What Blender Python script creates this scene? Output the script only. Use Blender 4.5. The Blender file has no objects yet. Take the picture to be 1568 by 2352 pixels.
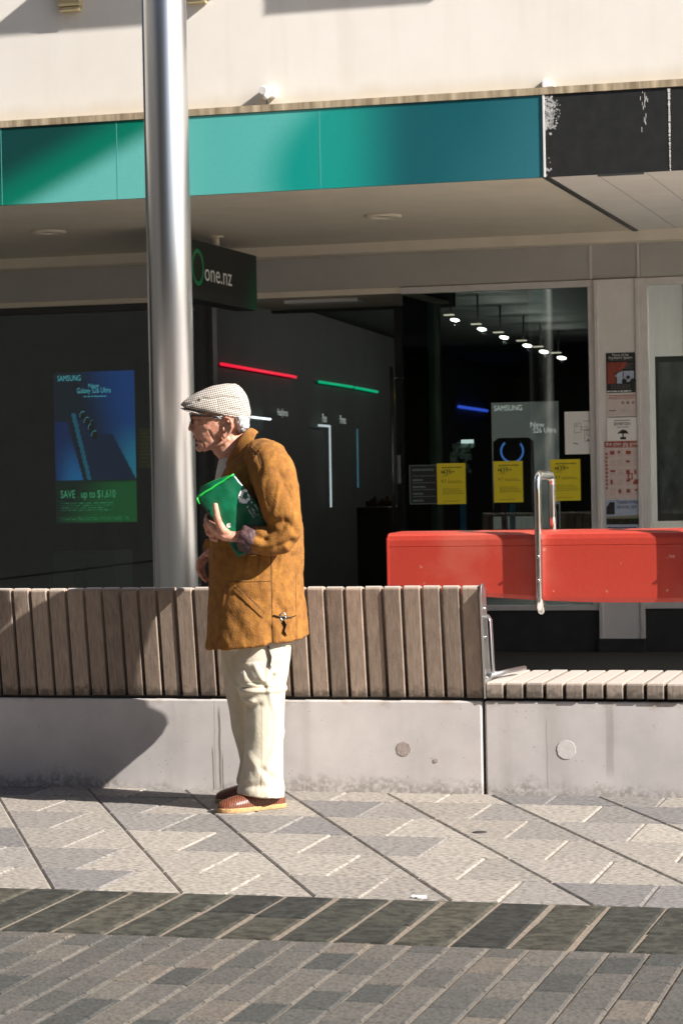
import bpy, bmesh, math, random
import numpy as np
from mathutils import Vector, Matrix, noise as mnoise
random.seed(7)
SC = bpy.context.scene
COL = SC.collection
V3 = lambda *a: np.array(a, float)

# ------------------------------------------------------------------ camera, sky, sun, exposure
FPX = 85/36*2352.0; IW, IH = 1568.0, 2352.0
CAMH, YAW, PITCH, ROLL = 1.30, math.radians(15.58), math.radians(-0.99), 0.0195
_fw = V3(-math.sin(YAW)*math.cos(PITCH), math.cos(YAW)*math.cos(PITCH), math.sin(PITCH))
_rt0 = V3(math.cos(YAW), math.sin(YAW), 0); _up0 = np.cross(_rt0, _fw)
_rt = math.cos(ROLL)*_rt0 - math.sin(ROLL)*_up0
_up = math.sin(ROLL)*_rt0 + math.cos(ROLL)*_up0
CAM = V3(0, 0, CAMH)
cam_data = bpy.data.cameras.new('camera'); cam = bpy.data.objects.new('camera', cam_data); COL.objects.link(cam)
cam_data.sensor_fit = 'VERTICAL'; cam_data.sensor_height = 36; cam_data.lens = 85
cam_data.clip_start = 0.1; cam_data.clip_end = 2000
cam_data.dof.use_dof = True; cam_data.dof.focus_distance = 9.3; cam_data.dof.aperture_fstop = 10.0
cam.matrix_world = Matrix(((_rt[0], _up[0], -_fw[0], 0), (_rt[1], _up[1], -_fw[1], 0), (_rt[2], _up[2], -_fw[2], CAMH), (0, 0, 0, 1)))
SC.camera = cam

SUNV = Vector((1.0, -0.27, 0.68)).normalized()      # towards the sun
world = bpy.data.worlds.new('World'); SC.world = world; world.use_nodes = True
wn = world.node_tree; bg = wn.nodes['Background']
sky = wn.nodes.new('ShaderNodeTexSky'); sky.sky_type = 'NISHITA'; sky.sun_disc = False
sky.sun_elevation = math.asin(SUNV.z); sky.sun_rotation = math.atan2(SUNV.x, SUNV.y)
wn.links.new(sky.outputs[0], bg.inputs[0]); bg.inputs[1].default_value = 0.05
sun_d = bpy.data.lights.new('sun', 'SUN'); sun_d.energy = 5.0; sun_d.angle = math.radians(0.5); sun_d.color = (1.0, 0.955, 0.885)
sun = bpy.data.objects.new('sun', sun_d); COL.objects.link(sun); sun.location = (30, -5, 30)
sun.rotation_euler = SUNV.to_track_quat('Z', 'Y').to_euler()
SC.view_settings.view_transform = 'Standard'; SC.view_settings.look = 'None'
SC.view_settings.exposure = 1.2; SC.view_settings.gamma = 1.0
SC.cycles.max_bounces = 8; SC.cycles.transparent_max_bounces = 12
SC.cycles.use_denoising = True

# ------------------------------------------------------------------ helpers
def ray(x, y): return (x-IW/2)/FPX*_rt - (y-IH/2)/FPX*_up + _fw
def at(x, y, Y):
    d = ray(x, y); return CAM + d*(Y/d[1])
def gnd(x, y, z=0.0):
    d = ray(x, y); return CAM + d*((z-CAMH)/d[2])

def lin(r, g, b):
    f = lambda c: (c/255/12.92) if c/255 <= 0.04045 else ((c/255+0.055)/1.055)**2.4
    return (f(r), f(g), f(b), 1.0)

MATS = {}
def nmat(name):
    m = bpy.data.materials.new(name); m.use_nodes = True
    MATS[name] = m
    return m, m.node_tree, m.node_tree.nodes['Principled BSDF']

def pm(name, c1, c2=None, scale=8.0, rough=0.7, bump=0.0, bscale=None, metal=0.0, stretch=(1, 1, 1), detail=6, lo=0.35, hi=0.65, spec=0.5, vary=0.0, bdist=0.01, coords='Object', sheen=0.0):
    """surface whose colour wanders between c1 and c2 with fractal noise, with optional bump"""
    m, nt, b = nmat(name); N = nt.nodes; L = nt.links
    b.inputs['Roughness'].default_value = rough; b.inputs['Metallic'].default_value = metal
    b.inputs['Specular IOR Level'].default_value = spec
    if sheen: b.inputs['Sheen Weight'].default_value = sheen; b.inputs['Sheen Roughness'].default_value = 0.6
    tc = N.new('ShaderNodeTexCoord'); mp_ = N.new('ShaderNodeMapping'); L.new(tc.outputs[coords], mp_.inputs[0])
    mp_.inputs['Scale'].default_value = stretch
    if vary:
        oi = N.new('ShaderNodeObjectInfo'); mu = N.new('ShaderNodeVectorMath'); mu.operation = 'SCALE'; mu.inputs[0].default_value = (37, 19, 53)
        L.new(oi.outputs['Random'], mu.inputs['Scale']); L.new(mu.outputs[0], mp_.inputs['Location'])
    c1 = c1 if len(c1) == 4 else (*c1, 1); c2 = c1 if c2 is None else (c2 if len(c2) == 4 else (*c2, 1))
    nz = N.new('ShaderNodeTexNoise'); nz.inputs['Scale'].default_value = scale; nz.inputs['Detail'].default_value = detail
    nz.inputs['Roughness'].default_value = 0.62
    L.new(mp_.outputs[0], nz.inputs[0])
    cr = N.new('ShaderNodeValToRGB'); cr.color_ramp.elements[0].position = lo; cr.color_ramp.elements[1].position = hi
    cr.color_ramp.elements[0].color = c1; cr.color_ramp.elements[1].color = c2
    L.new(nz.outputs[0], cr.inputs[0])
    out = cr.outputs[0]
    if vary:
        hs = N.new('ShaderNodeHueSaturation'); mr = N.new('ShaderNodeMapRange'); mr.inputs[3].default_value = 1-vary; mr.inputs[4].default_value = 1+vary
        L.new(oi.outputs['Random'], mr.inputs[0]); L.new(mr.outputs[0], hs.inputs['Value']); L.new(out, hs.inputs['Color']); out = hs.outputs[0]
    L.new(out, b.inputs['Base Color'])
    if bump:
        n2 = N.new('ShaderNodeTexNoise'); n2.inputs['Scale'].default_value = bscale or scale*4; n2.inputs['Detail'].default_value = 4
        L.new(mp_.outputs[0], n2.inputs[0])
        bp = N.new('ShaderNodeBump'); bp.inputs['Strength'].default_value = bump; bp.inputs['Distance'].default_value = bdist
        L.new(n2.outputs[0], bp.inputs['Height']); L.new(bp.outputs[0], b.inputs['Normal'])
    m['_out'] = out.node.name
    return m

def colmix(m, fac_socket, color):
    """lay a further colour over a pm() material where fac_socket is 1"""
    nt = m.node_tree; b = nt.nodes['Principled BSDF']; src = b.inputs['Base Color'].links[0].from_socket
    mx = nt.nodes.new('ShaderNodeMix'); mx.data_type = 'RGBA'
    nt.links.new(fac_socket, mx.inputs['Factor']); nt.links.new(src, mx.inputs['A']); mx.inputs['B'].default_value = color
    nt.links.new(mx.outputs['Result'], b.inputs['Base Color'])

def nd(m, kind, **kw):
    n = m.node_tree.nodes.new(kind)
    for k, v in kw.items():
        if k.startswith('i_'): n.inputs[int(k[2:])].default_value = v
        else: setattr(n, k, v)
    return n
def math_(m, op, a, b=None, c=None, clamp=False):
    n = m.node_tree.nodes.new('ShaderNodeMath'); n.operation = op; n.use_clamp = clamp
    for i, v in enumerate((a, b, c)):
        if v is None: continue
        if isinstance(v, (int, float)): n.inputs[i].default_value = v
        else: m.node_tree.links.new(v, n.inputs[i])
    return n.outputs[0]
def smooth(m, x, a, b):
    n = m.node_tree.nodes.new('ShaderNodeMapRange'); n.interpolation_type = 'SMOOTHSTEP'
    m.node_tree.links.new(x, n.inputs[0]); n.inputs[1].default_value = a; n.inputs[2].default_value = b
    return n.outputs[0]

def colattr(name, rough=0.8, mul=None, scale=60, lo=0.3, hi=0.7, dark=0.8, bump=0.0, bdist=0.004, spec=0.4, stretch=(1, 1, 1)):
    """colour read from the mesh's own 'Col' attribute (printed or cut into the surface), mottled by noise"""
    m, nt, b = nmat(name); N = nt.nodes; L = nt.links
    a = N.new('ShaderNodeVertexColor'); a.layer_name = 'Col'
    tc = N.new('ShaderNodeTexCoord'); mp_ = N.new('ShaderNodeMapping'); L.new(tc.outputs['Object'], mp_.inputs[0]); mp_.inputs['Scale'].default_value = stretch
    nz = N.new('ShaderNodeTexNoise'); nz.inputs['Scale'].default_value = scale; nz.inputs['Detail'].default_value = 5; L.new(mp_.outputs[0], nz.inputs[0])
    cr = N.new('ShaderNodeValToRGB'); cr.color_ramp.elements[0].position = lo; cr.color_ramp.elements[1].position = hi
    cr.color_ramp.elements[0].color = (dark, dark, dark, 1); L.new(nz.outputs[0], cr.inputs[0])
    mx = N.new('ShaderNodeMix'); mx.data_type = 'RGBA'; mx.blend_type = 'MULTIPLY'; mx.inputs['Factor'].default_value = 1
    L.new(a.outputs[0], mx.inputs['A']); L.new(cr.outputs[0], mx.inputs['B']); L.new(mx.outputs['Result'], b.inputs['Base Color'])
    b.inputs['Roughness'].default_value = rough; b.inputs['Specular IOR Level'].default_value = spec
    if bump:
        bp = N.new('ShaderNodeBump'); bp.inputs['Strength'].default_value = bump; bp.inputs['Distance'].default_value = bdist
        L.new(nz.outputs[0], bp.inputs['Height']); L.new(bp.outputs[0], b.inputs['Normal'])
    return m

def emat(name, col, strength):
    m, nt, b = nmat(name)
    b.inputs['Base Color'].default_value = (0.02, 0.02, 0.02, 1); b.inputs['Emission Color'].default_value = col; b.inputs['Emission Strength'].default_value = strength
    return m

class MB:
    def __init__(s): s.v = []; s.f = []; s.m = []; s.c = []; s.sm = []
    def add(s, vs, fs, mi=0, col=None, sm=False):
        o = len(s.v); s.v += [tuple(map(float, v)) for v in vs]
        for f in fs:
            s.f.append([i+o for i in f]); s.m.append(mi); s.c.append(col); s.sm.append(sm)
    def box(s, a, b, mi=0, col=None):
        x0, y0, z0 = [min(p, q) for p, q in zip(a, b)]; x1, y1, z1 = [max(p, q) for p, q in zip(a, b)]
        s.add([(x0,y0,z0),(x1,y0,z0),(x1,y1,z0),(x0,y1,z0),(x0,y0,z1),(x1,y0,z1),(x1,y1,z1),(x0,y1,z1)],
              [(0,3,2,1),(4,5,6,7),(0,1,5,4),(1,2,6,5),(2,3,7,6),(3,0,4,7)], mi, col)
    def rings(s, rs, mi=0, cap=True, sm=True, close=True, col=None):
        n = len(rs[0]); vs = [p for r in rs for p in r]; fs = []
        for i in range(len(rs)-1):
            for j in range(n if close else n-1):
                k = (j+1) % n; fs.append((i*n+j, i*n+k, (i+1)*n+k, (i+1)*n+j))
        s.add(vs, fs, mi, col, sm)
        if cap:
            o = len(s.v)-len(vs)
            for fc in (list(range(n))[::-1], [(len(rs)-1)*n+j for j in range(n)]):
                s.f.append([o+i for i in fc]); s.m.append(mi); s.c.append(col); s.sm.append(False)
    def tube(s, pts, rad, seg=12, mi=0, cap=True, flat=None):
        pts = [np.array(p, float) for p in pts]; n = len(pts)
        if not hasattr(rad, '__len__'): rad = [rad]*n
        t0 = pts[1]-pts[0]; t0 = t0/np.linalg.norm(t0)
        ref = V3(0, 0, 1) if abs(t0[2]) < 0.9 else V3(1, 0, 0)
        u = np.cross(ref, t0); u /= np.linalg.norm(u); rs = []
        for i in range(n):
            t = pts[min(i+1, n-1)]-pts[max(i-1, 0)]; t = t/np.linalg.norm(t)
            u = u - t*(u@t); u /= np.linalg.norm(u); w = np.cross(t, u)
            r = rad[i]; ru, rw = (r if hasattr(r, '__len__') else (r, r))
            rs.append([pts[i]+u*ru*math.cos(2*math.pi*k/seg)+w*rw*math.sin(2*math.pi*k/seg) for k in range(seg)])
        s.rings(rs, mi, cap)
    def ball(s, c, r, seg=16, rn=10, mi=0, R=None):
        r = r if hasattr(r, '__len__') else (r, r, r); R = np.eye(3) if R is None else R; vs = []; fs = []
        c = np.array(c, float)
        for i in range(1, rn):
            th = math.pi*i/rn
            for j in range(seg):
                ph = 2*math.pi*j/seg
                vs.append(c+R@V3(r[0]*math.sin(th)*math.cos(ph), r[1]*math.sin(th)*math.sin(ph), r[2]*math.cos(th)))
        t = len(vs); vs.append(c+R@V3(0, 0, r[2])); vs.append(c-R@V3(0, 0, r[2]))
        for i in range(rn-2):
            for j in range(seg):
                k = (j+1) % seg; fs.append((i*seg+j, (i+1)*seg+j, (i+1)*seg+k, i*seg+k))
        for j in range(seg):
            k = (j+1) % seg; fs.append((t, j, k)); fs.append((t+1, (rn-2)*seg+k, (rn-2)*seg+j))
        s.add(vs, fs, mi, None, True)
    def prism(s, poly, d, mi=0, col=None):
        """closed polygon (3-D points) pushed along vector d"""
        n = len(poly); d = np.array(d, float); a = [np.array(p, float) for p in poly]
        s.add(a+[p+d for p in a], [tuple(range(n))[::-1], tuple(range(n, 2*n))]+[(i, (i+1) % n, (i+1) % n+n, i+n) for i in range(n)], mi, col)
    def mesh(s, name, mats, off=(0, 0, 0)):
        me = bpy.data.meshes.new(name); o = np.array(off, float)
        me.from_pydata([tuple(np.array(v)-o) for v in s.v], [], s.f); me.update()
        for m in (mats if isinstance(mats, (list, tuple)) else [mats]): me.materials.append(m)
        me.polygons.foreach_set('material_index', s.m); me.polygons.foreach_set('use_smooth', s.sm)
        if any(c is not None for c in s.c):
            ca = me.color_attributes.new('Col', 'FLOAT_COLOR', 'CORNER')
            for p in me.polygons:
                c = s.c[p.index] or (0.5, 0.5, 0.5, 1)
                for k, li in enumerate(p.loop_indices):
                    ca.data[li].color = c if not callable(c) else c(*s.v[me.loops[li].vertex_index])
        return me
    def build(s, name, mats, parent=None, origin=None, bevel=0.0, seg=2, recalc=True):
        if origin is None:
            if parent is not None: origin = wloc(parent)
            else:
                a = np.array(s.v); origin = V3(*( (a.min(0)+a.max(0))/2 )); origin[2] = a[:, 2].min()
        me = s.mesh(name, mats, origin); ob = link(name, me, parent, origin)
        if recalc:
            bm = bmesh.new(); bm.from_mesh(me); bmesh.ops.recalc_face_normals(bm, faces=bm.faces[:]); bm.to_mesh(me); bm.free()
        if bevel:
            md = ob.modifiers.new('bevel', 'BEVEL'); md.width = bevel; md.segments = seg; md.limit_method = 'ANGLE'; md.angle_limit = math.radians(40)
        return ob

WL = {}
def wloc(o): return np.array(WL[o.name]) if o is not None else V3(0, 0, 0)
def link(name, data, parent, origin):
    ob = bpy.data.objects.new(name, data); COL.objects.link(ob); origin = np.array(origin, float)
    if parent is not None: ob.parent = parent
    ob.location = tuple(origin-wloc(parent)); WL[ob.name] = tuple(origin)
    return ob
def thing(name, label, cat, loc, group=None):
    e = link(name, None, None, loc); e.empty_display_size = 0.1
    return tag(e, label, cat, group)
def tag(o, label=None, cat=None, group=None, kind=None):
    if label: o['label'] = label
    if cat: o['category'] = cat
    if group: o['group'] = group
    if kind: o['kind'] = kind
    return o
def dup(o, parent, dloc):
    c = o.copy(); COL.objects.link(c); c.parent = parent
    c.location = Vector(o.location)+Vector(dloc); WL[c.name] = tuple(np.array(WL[o.name])+np.array(dloc))
    return c

_tc = {}
def text_geo(body, bold=False):
    if body in _tc: return _tc[body]
    cu = bpy.data.curves.new('t', 'FONT'); cu.body = body; cu.size = 1.0; cu.resolution_u = 3
    if bold: cu.offset = 0.018
    ob = bpy.data.objects.new('t', cu); COL.objects.link(ob); bpy.context.view_layer.update()
    me = bpy.data.meshes.new_from_object(ob.evaluated_get(bpy.context.evaluated_depsgraph_get()))
    vs = [tuple(v.co) for v in me.vertices]; fs = [tuple(p.vertices) for p in me.polygons]
    bpy.data.objects.remove(ob); bpy.data.curves.remove(cu); bpy.data.meshes.remove(me)
    _tc[body] = (vs, fs); return vs, fs

class Flat:
    """a flat printed sheet: fractions (u from left, v from top) of a w x h rectangle at O with axes U, D(own), N(front)"""
    def __init__(s, O, U, Dn, w, h, th=0.004):
        s.O = np.array(O, float); s.U = np.array(U, float); s.D = np.array(Dn, float); s.w = w; s.h = h
        s.U /= np.linalg.norm(s.U); s.D /= np.linalg.norm(s.D)
        s.N = np.cross(s.D, s.U); s.N = s.N/np.linalg.norm(s.N)       # towards the viewer
        s.mb = MB(); s.lay = 0.0012; s.th = th
    def P(s, u, v, l=0): return s.O+s.U*(u*s.w)+s.D*(v*s.h)+s.N*(l*s.lay)
    def sheet(s, mi=0):
        q = [s.P(0, 0), s.P(1, 0), s.P(1, 1), s.P(0, 1)]; s.mb.prism([p for p in q], -s.N*s.th, mi)
    def grid(s, fn, nu, nv, mi=0, l=1, box=(0, 0, 1, 1)):
        u0, v0, u1, v1 = box; vs = []; cs = []
        for j in range(nv+1):
            for i in range(nu+1):
                vs.append(s.P(u0+(u1-u0)*i/nu, v0+(v1-v0)*j/nv, l))
        o = len(s.mb.v); s.mb.v += [tuple(p) for p in vs]
        for j in range(nv):
            for i in range(nu):
                a = j*(nu+1)+i; s.mb.f.append([o+a+nu+1, o+a+nu+2, o+a+1, o+a]); s.mb.m.append(mi); s.mb.sm.append(False)
                s.mb.c.append(fn(u0+(u1-u0)*(i+.5)/nu, v0+(v1-v0)*(j+.5)/nv))
    def rect(s, u0, v0, u1, v1, mi, l=1): s.poly([(u0, v0), (u1, v0), (u1, v1), (u0, v1)], mi, l)
    def poly(s, pts, mi, l=1):
        s.mb.add([s.P(u, v, l) for u, v in pts], [tuple(range(len(pts)))], mi)
    def disc(s, u, v, r, mi, l=1, r0=0.0, n=24, a0=0, a1=360, sx=1.0):
        vs = []; fs = []
        for k in range(n+1):
            a = math.radians(a0+(a1-a0)*k/n)
            for rr in (r0, r): vs.append(s.P(u, v, l)+s.U*(rr*math.cos(a)*sx)-s.D*(rr*math.sin(a)))
        for k in range(n): fs.append((2*k, 2*k+1, 2*k+3, 2*k+2))
        s.mb.add(vs, fs, mi)
    def text(s, body, u, v, size, mi, l=2, align='l', sx=1.0, maxw=None):
        vs, fs = text_geo(body); xs = [p[0] for p in vs]; wd = max(xs)-min(xs)
        if maxw: sx = maxw*s.w/(wd*size)
        x0 = min(xs) if align == 'l' else (min(xs)+max(xs))/2
        P = s.P(u, v, l)
        s.mb.add([P+s.U*((p[0]-x0)*size*sx)-s.D*(p[1]*size) for p in vs], fs, mi)
    def lines(s, u0, v0, u1, v1, n, mi, l=1, fill=0.45, ragged=0.25, seed=1):
        """small print too fine to read: broken bars"""
        r = random.Random(seed); dv = (v1-v0)/n
        for i in range(n):
            e = u1-(u1-u0)*ragged*r.random(); u = u0
            while u < e:
                w = (u1-u0)*(0.05+0.11*r.random()); s.rect(u, v0+i*dv, min(u+w, e), v0+i*dv+dv*fill, mi, l); u += w+(u1-u0)*0.03
    def build(s, name, mats, parent=None): return s.mb.build(name, mats, parent, recalc=False)

def fl(x0, y0, x1, y1, Y, th=0.004):
    """upright sheet facing the street on the plane Y, its corners read off the photograph"""
    a = at((x0+x1)/2, y0, Y); b = at((x0+x1)/2, y1, Y); xl = at(x0, (y0+y1)/2, Y)[0]; xr = at(x1, (y0+y1)/2, Y)[0]
    return Flat((xl, Y, a[2]), (1, 0, 0), (0, 0, -1), xr-xl, a[2]-b[2], th)
# ------------------------------------------------------------------ ground: one big sheet, then paving as real stones
m_ground = pm('ground_mat', lin(66, 65, 63), lin(52, 51, 50), 30, 0.9, 0.4, 200, bdist=0.003)
mb = MB(); mb.add([(-400, -300, -0.02), (400, -300, -0.02), (400, 600, -0.02), (-400, 600, -0.02)], [(0, 1, 2, 3)])
tag(mb.build('ground', m_ground), kind='structure')

def paver_mat(name, rough, dark, scale, stretch):
    return colattr(name, rough, scale=scale, lo=0.38, hi=0.56, dark=dark, bump=0.25, bdist=0.002, spec=0.3, stretch=stretch)
m_slab = paver_mat('pale_granite', 0.75, 0.50, 85, (0.55, 1.0, 1.0))
m_sett = colattr('basalt_sett', 0.85, scale=30, lo=0.36, hi=0.62, dark=0.42, bump=0.9, bdist=0.006, spec=0.3)
m_brick = colattr('grey_brick', 0.85, scale=110, lo=0.34, hi=0.60, dark=0.50, bump=0.6, bdist=0.003, spec=0.3)
def mortar(name, a, b): return pm(name, a, b, 90, 0.95, 0.3, 300, bdist=0.003)
m_mort = mortar('sandy_mortar', lin(142, 127, 112), lin(92, 84, 75))

def stone(mb, poly, col, cham=0.006, gap=0.003, dep=0.012, top=0.0):
    """one paving stone: plan polygon (counter-clockwise), chamfered edge, sunk sides"""
    p = np.array(poly, float); n = len(p)
    def inset(d):
        out = []
        for i in range(n):
            a, b, c = p[i-1], p[i], p[(i+1) % n]
            e1 = (b-a)/np.linalg.norm(b-a); e2 = (c-b)/np.linalg.norm(c-b)
            n1 = V3(-e1[1], e1[0]); n2 = V3(-e2[1], e2[0]); k = n1+n2; k = k/(k@n1)
            out.append(b+k*d)
        return out
    r = []
    tz = top+random.uniform(-0.0008, 0.0008)
    for d, z in ((gap, tz-dep), (gap, tz-cham*0.7), (gap+cham, tz)): r.append([(q[0], q[1], z) for q in inset(d)])
    vs = [q for x in r for q in x]; fs = []
    for i in range(2):
        for j in range(n):
            k = (j+1) % n; fs.append((i*n+j, i*n+k, (i+1)*n+k, (i+1)*n+j))
    fs.append(tuple(range(2*n, 3*n)))
    mb.add(vs, fs, 0, col)

def clip(poly, a, b, c):
    """keep the side a*x+b*y<=c"""
    out = []
    for i in range(len(poly)):
        P, Q = poly[i], poly[(i+1) % len(poly)]
        fp, fq = a*P[0]+b*P[1]-c, a*Q[0]+b*Q[1]-c
        if fp <= 0: out.append(P)
        if fp*fq < 0: t = fp/(fp-fq); out.append((P[0]+(Q[0]-P[0])*t, P[1]+(Q[1]-P[1])*t))
    return out

# pale slabs: continuous diagonal joints crossed by half-step square joints
rr = random.Random(11); mb = MB()
rows = [7.072, 7.437, 7.86, 8.285, 8.71, 9.135, 9.56]; SL = -0.53; PX = 0.4285
tones = [lin(156, 149, 141), lin(149, 142, 135), lin(141, 135, 130), lin(122, 118, 117), lin(160, 152, 143), lin(134, 129, 125), lin(151, 144, 136), lin(153, 145, 137)]
for ri in range(len(rows)-1):
    y0, y1 = rows[ri], rows[ri+1]
    for k in range(-14, 16):
        f = lambda y, q: -3.375+PX*q+SL*(y-8.70)
        lx = (f((y0+y1)/2, k)+f((y0+y1)/2, k+1))/2+0.03
        A = [(f(y0, k), y0), (lx, y0), (lx, y1), (f(y1, k), y1)]
        B = [(lx, y0), (f(y0, k+1), y0), (f(y1, k+1), y1), (lx, y1)]
        for q in (A, B):
            c = rr.choice(tones); s = rr.uniform(0.92, 1.08)
            stone(mb, q, (c[0]*s, c[1]*s, c[2]*s, 1), 0.006, 0.0025)
tag(mb.build('slab_paving', m_slab, recalc=False), kind='structure')
# dark basalt band
mb = MB(); x = -9.0; dtones = [lin(64, 63, 56), lin(56, 56, 50), lin(72, 69, 60), lin(50, 50, 47)]
while x < 4.5:
    ys = [6.395, 7.068]
    cut = rr.random()
    if cut < 0.55: ys.insert(1, 6.395+0.673*rr.uniform(0.35, 0.65))
    for j in range(len(ys)-1):
        c = rr.choice(dtones); s = rr.uniform(0.85, 1.1); jx = rr.uniform(-0.007, 0.007)
        stone(mb, [(x+jx, ys[j]), (x+0.1665, ys[j]), (x+0.1665+jx, ys[j+1]), (x, ys[j+1])], (c[0]*s, c[1]*s, c[2]*s, 1), 0.009, rr.uniform(0.004, 0.0075), 0.016)
    x += 0.1665
tag(mb.build('sett_band', m_sett, recalc=False), kind='structure')
# narrow grey bricks in running courses
mb = MB(); x = -9.0; btones = [lin(97, 93, 88), lin(91, 88, 84), lin(84, 82, 79), lin(101, 96, 90), lin(72, 72, 70), lin(108, 100, 92), lin(95, 91, 87), lin(88, 85, 81)]
while x < 5.0:
    y = 6.39; y1 = y-rr.uniform(0.06, 0.2)
    while y > 2.6:
        c = rr.choice(btones); s = rr.uniform(0.92, 1.06)
        stone(mb, [(x, y1), (x+0.1087, y1), (x+0.1087, y), (x, y)], (c[0]*s, c[1]*s, c[2]*s, 1), 0.005, 0.0036)
        y = y1; y1 = y-0.205
    x += 0.1087
tag(mb.build('brick_paving', m_brick, recalc=False), kind='structure')
mb = MB(); mb.box((-9.3, 2.4, -0.018), (5.2, 9.6, -0.006)); tag(mb.build('mortar_bed', m_mort), kind='structure')
# walkway behind the benches: hidden pale and dark strips added to steer bounced light, dark flags beneath the canopy
m_walk = pm('bounce_walkway_mat', lin(212, 206, 198), lin(200, 194, 186), 20, 0.85, 0.3, 150, bdist=0.003)
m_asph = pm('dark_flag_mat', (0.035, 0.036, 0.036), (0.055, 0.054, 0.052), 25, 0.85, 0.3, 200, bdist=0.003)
mb = MB(); mb.box((-3.2, 9.97, -0.03), (14, 13.6, 0.0)); tag(mb.build('bounce_walkway', m_walk), kind='structure')  # pale strip added out of view to bounce sun under the canopy
mb = MB(); mb.box((-12.5, 9.97, -0.03), (-3.22, 13.6, 0.0)); tag(mb.build('dimming_walkway', m_asph), kind='structure')  # dark strip added out of view to keep the left soffit dim
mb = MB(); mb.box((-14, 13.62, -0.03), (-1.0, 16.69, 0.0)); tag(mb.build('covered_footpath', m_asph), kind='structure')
mb = MB(); mb.box((-0.98, 13.62, -0.03), (14, 16.69, 0.0)); tag(mb.build('bounce_footpath', m_walk), kind='structure')  # pale area added out of view to reflect light on the facade

# ------------------------------------------------------------------ concrete plinths
def concrete(name, seedx=0.0, stains=()):
    m = pm(name, lin(196, 190, 188), lin(178, 172, 171), 3.0, 0.85, 0.15, 160, bdist=0.002)
    nt = m.node_tree; g = nd(m, 'ShaderNodeNewGeometry'); sp = nd(m, 'ShaderNodeSeparateXYZ'); nt.links.new(g.outputs['Position'], sp.inputs[0])
    X, Z = sp.outputs[0], sp.outputs[2]
    def noise(scale, vec=None, det=5):
        n = nd(m, 'ShaderNodeTexNoise'); n.inputs['Scale'].default_value = scale; n.inputs['Detail'].default_value = det
        nt.links.new(vec or g.outputs['Position'], n.inputs[0]); return n.outputs[0]
    # mossy splash line along the foot
    h = math_(m, 'ADD', math_(m, 'ADD', Z, math_(m, 'MULTIPLY', math_(m, 'SUBTRACT', noise(14), 0.5), 0.13)), math_(m, 'MULTIPLY', math_(m, 'SUBTRACT', noise(1.3, det=2), 0.45), 0.20))
    foot = math_(m, 'SUBTRACT', 1.0, smooth(m, h, 0.005, 0.075), clamp=True)
    foot = math_(m, 'MULTIPLY', foot, smooth(m, noise(60), 0.30, 0.62))
    colmix(m, math_(m, 'MULTIPLY', foot, 0.52), lin(92, 86, 66))
    # rusty bleed below the timber
    t2 = math_(m, 'MULTIPLY', smooth(m, math_(m, 'ADD', Z, math_(m, 'MULTIPLY', noise(25), 0.05)), 0.365, 0.385), smooth(m, noise(9), 0.5, 0.7))
    colmix(m, math_(m, 'MULTIPLY', t2, 0.5), lin(140, 118, 82))
    # pock marks and blotches
    vo = nd(m, 'ShaderNodeTexVoronoi'); vo.inputs['Scale'].default_value = 38; nt.links.new(g.outputs['Position'], vo.inputs['Vector'])
    por = math_(m, 'MULTIPLY', math_(m, 'SUBTRACT', 1.0, smooth(m, vo.outputs['Distance'], 0.05, 0.14), clamp=True), smooth(m, noise(7, det=2), 0.50, 0.60))
    colmix(m, math_(m, 'MULTIPLY', por, 0.6), lin(96, 90, 86))          # air holes
    pk = smooth(m, noise(45, det=2), 0.74, 0.80); colmix(m, math_(m, 'MULTIPLY', pk, 0.45), lin(120, 112, 108))
    mp2 = nd(m, 'ShaderNodeMapping'); mp2.inputs['Scale'].default_value = (6, 6, 0.7); nt.links.new(g.outputs['Position'], mp2.inputs[0])
    st = smooth(m, noise(1.0, mp2.outputs[0]), 0.52, 0.72); colmix(m, math_(m, 'MULTIPLY', st, 0.28), lin(128, 120, 112))
    for (x0, w, z0, z1, k) in stains:            # dribbles that ran down the face
        wob = math_(m, 'MULTIPLY', math_(m, 'SUBTRACT', noise(9), 0.5), 0.012)
        d = math_(m, 'ABSOLUTE', math_(m, 'SUBTRACT', math_(m, 'ADD', X, wob), x0))
        band = math_(m, 'SUBTRACT', 1.0, smooth(m, d, w*0.5, w), clamp=True)
        zz = math_(m, 'MULTIPLY', smooth(m, Z, z0-0.04, z0+0.01), math_(m, 'SUBTRACT', 1.0, smooth(m, Z, z1-0.03, z1+0.03)))
        colmix(m, math_(m, 'MULTIPLY', math_(m, 'MULTIPLY', band, zz), k), lin(96, 84, 70))
    return m
PY = 9.39; PZ = 0.372
xj = at(1110, 1700, PY)[0]
sx = [at(x, 1750, PY)[0] for x in (489, 494, 505, 511)]
m_con1 = concrete('stained_concrete', 0, [(sx[0], 0.004, 0.0, 0.17, 0.7), (sx[1], 0.003, 0.0, 0.36, 0.35), (sx[2], 0.006, 0.02, 0.33, 0.75), (sx[3], 0.004, 0.0, 0.14, 0.7)])
m_con2 = concrete('weathered_concrete', 0, [(at(1400, 1750, PY)[0], 0.02, 0.1, 0.36, 0.25), (at(1255, 1750, PY)[0], 0.004, 0.05, 0.3, 0.3)])
def plinth(name, x0, x1, m, label, tie):
    mb = MB(); mb.box((x0, PY, -0.02), (x1, PY+0.56, PZ))
    p = mb.build(name, m, bevel=0.008); tag(p, label, 'plinth', 'concrete bench plinths')
    for (tx, ty, rad, mm) in tie:
        c = at(tx, ty, PY-0.0015); mb = MB(); n = 28; r = random.Random(3)
        ring = [(c[0]+rad*(1+r.uniform(-.07, .07))*math.cos(2*math.pi*k/n), PY-0.002, c[2]+rad*math.sin(2*math.pi*k/n)) for k in range(n)]
        mb.prism(ring, (0, 0.006, 0)); mb.build('tie_hole_plug', mm, p)
    return p
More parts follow.
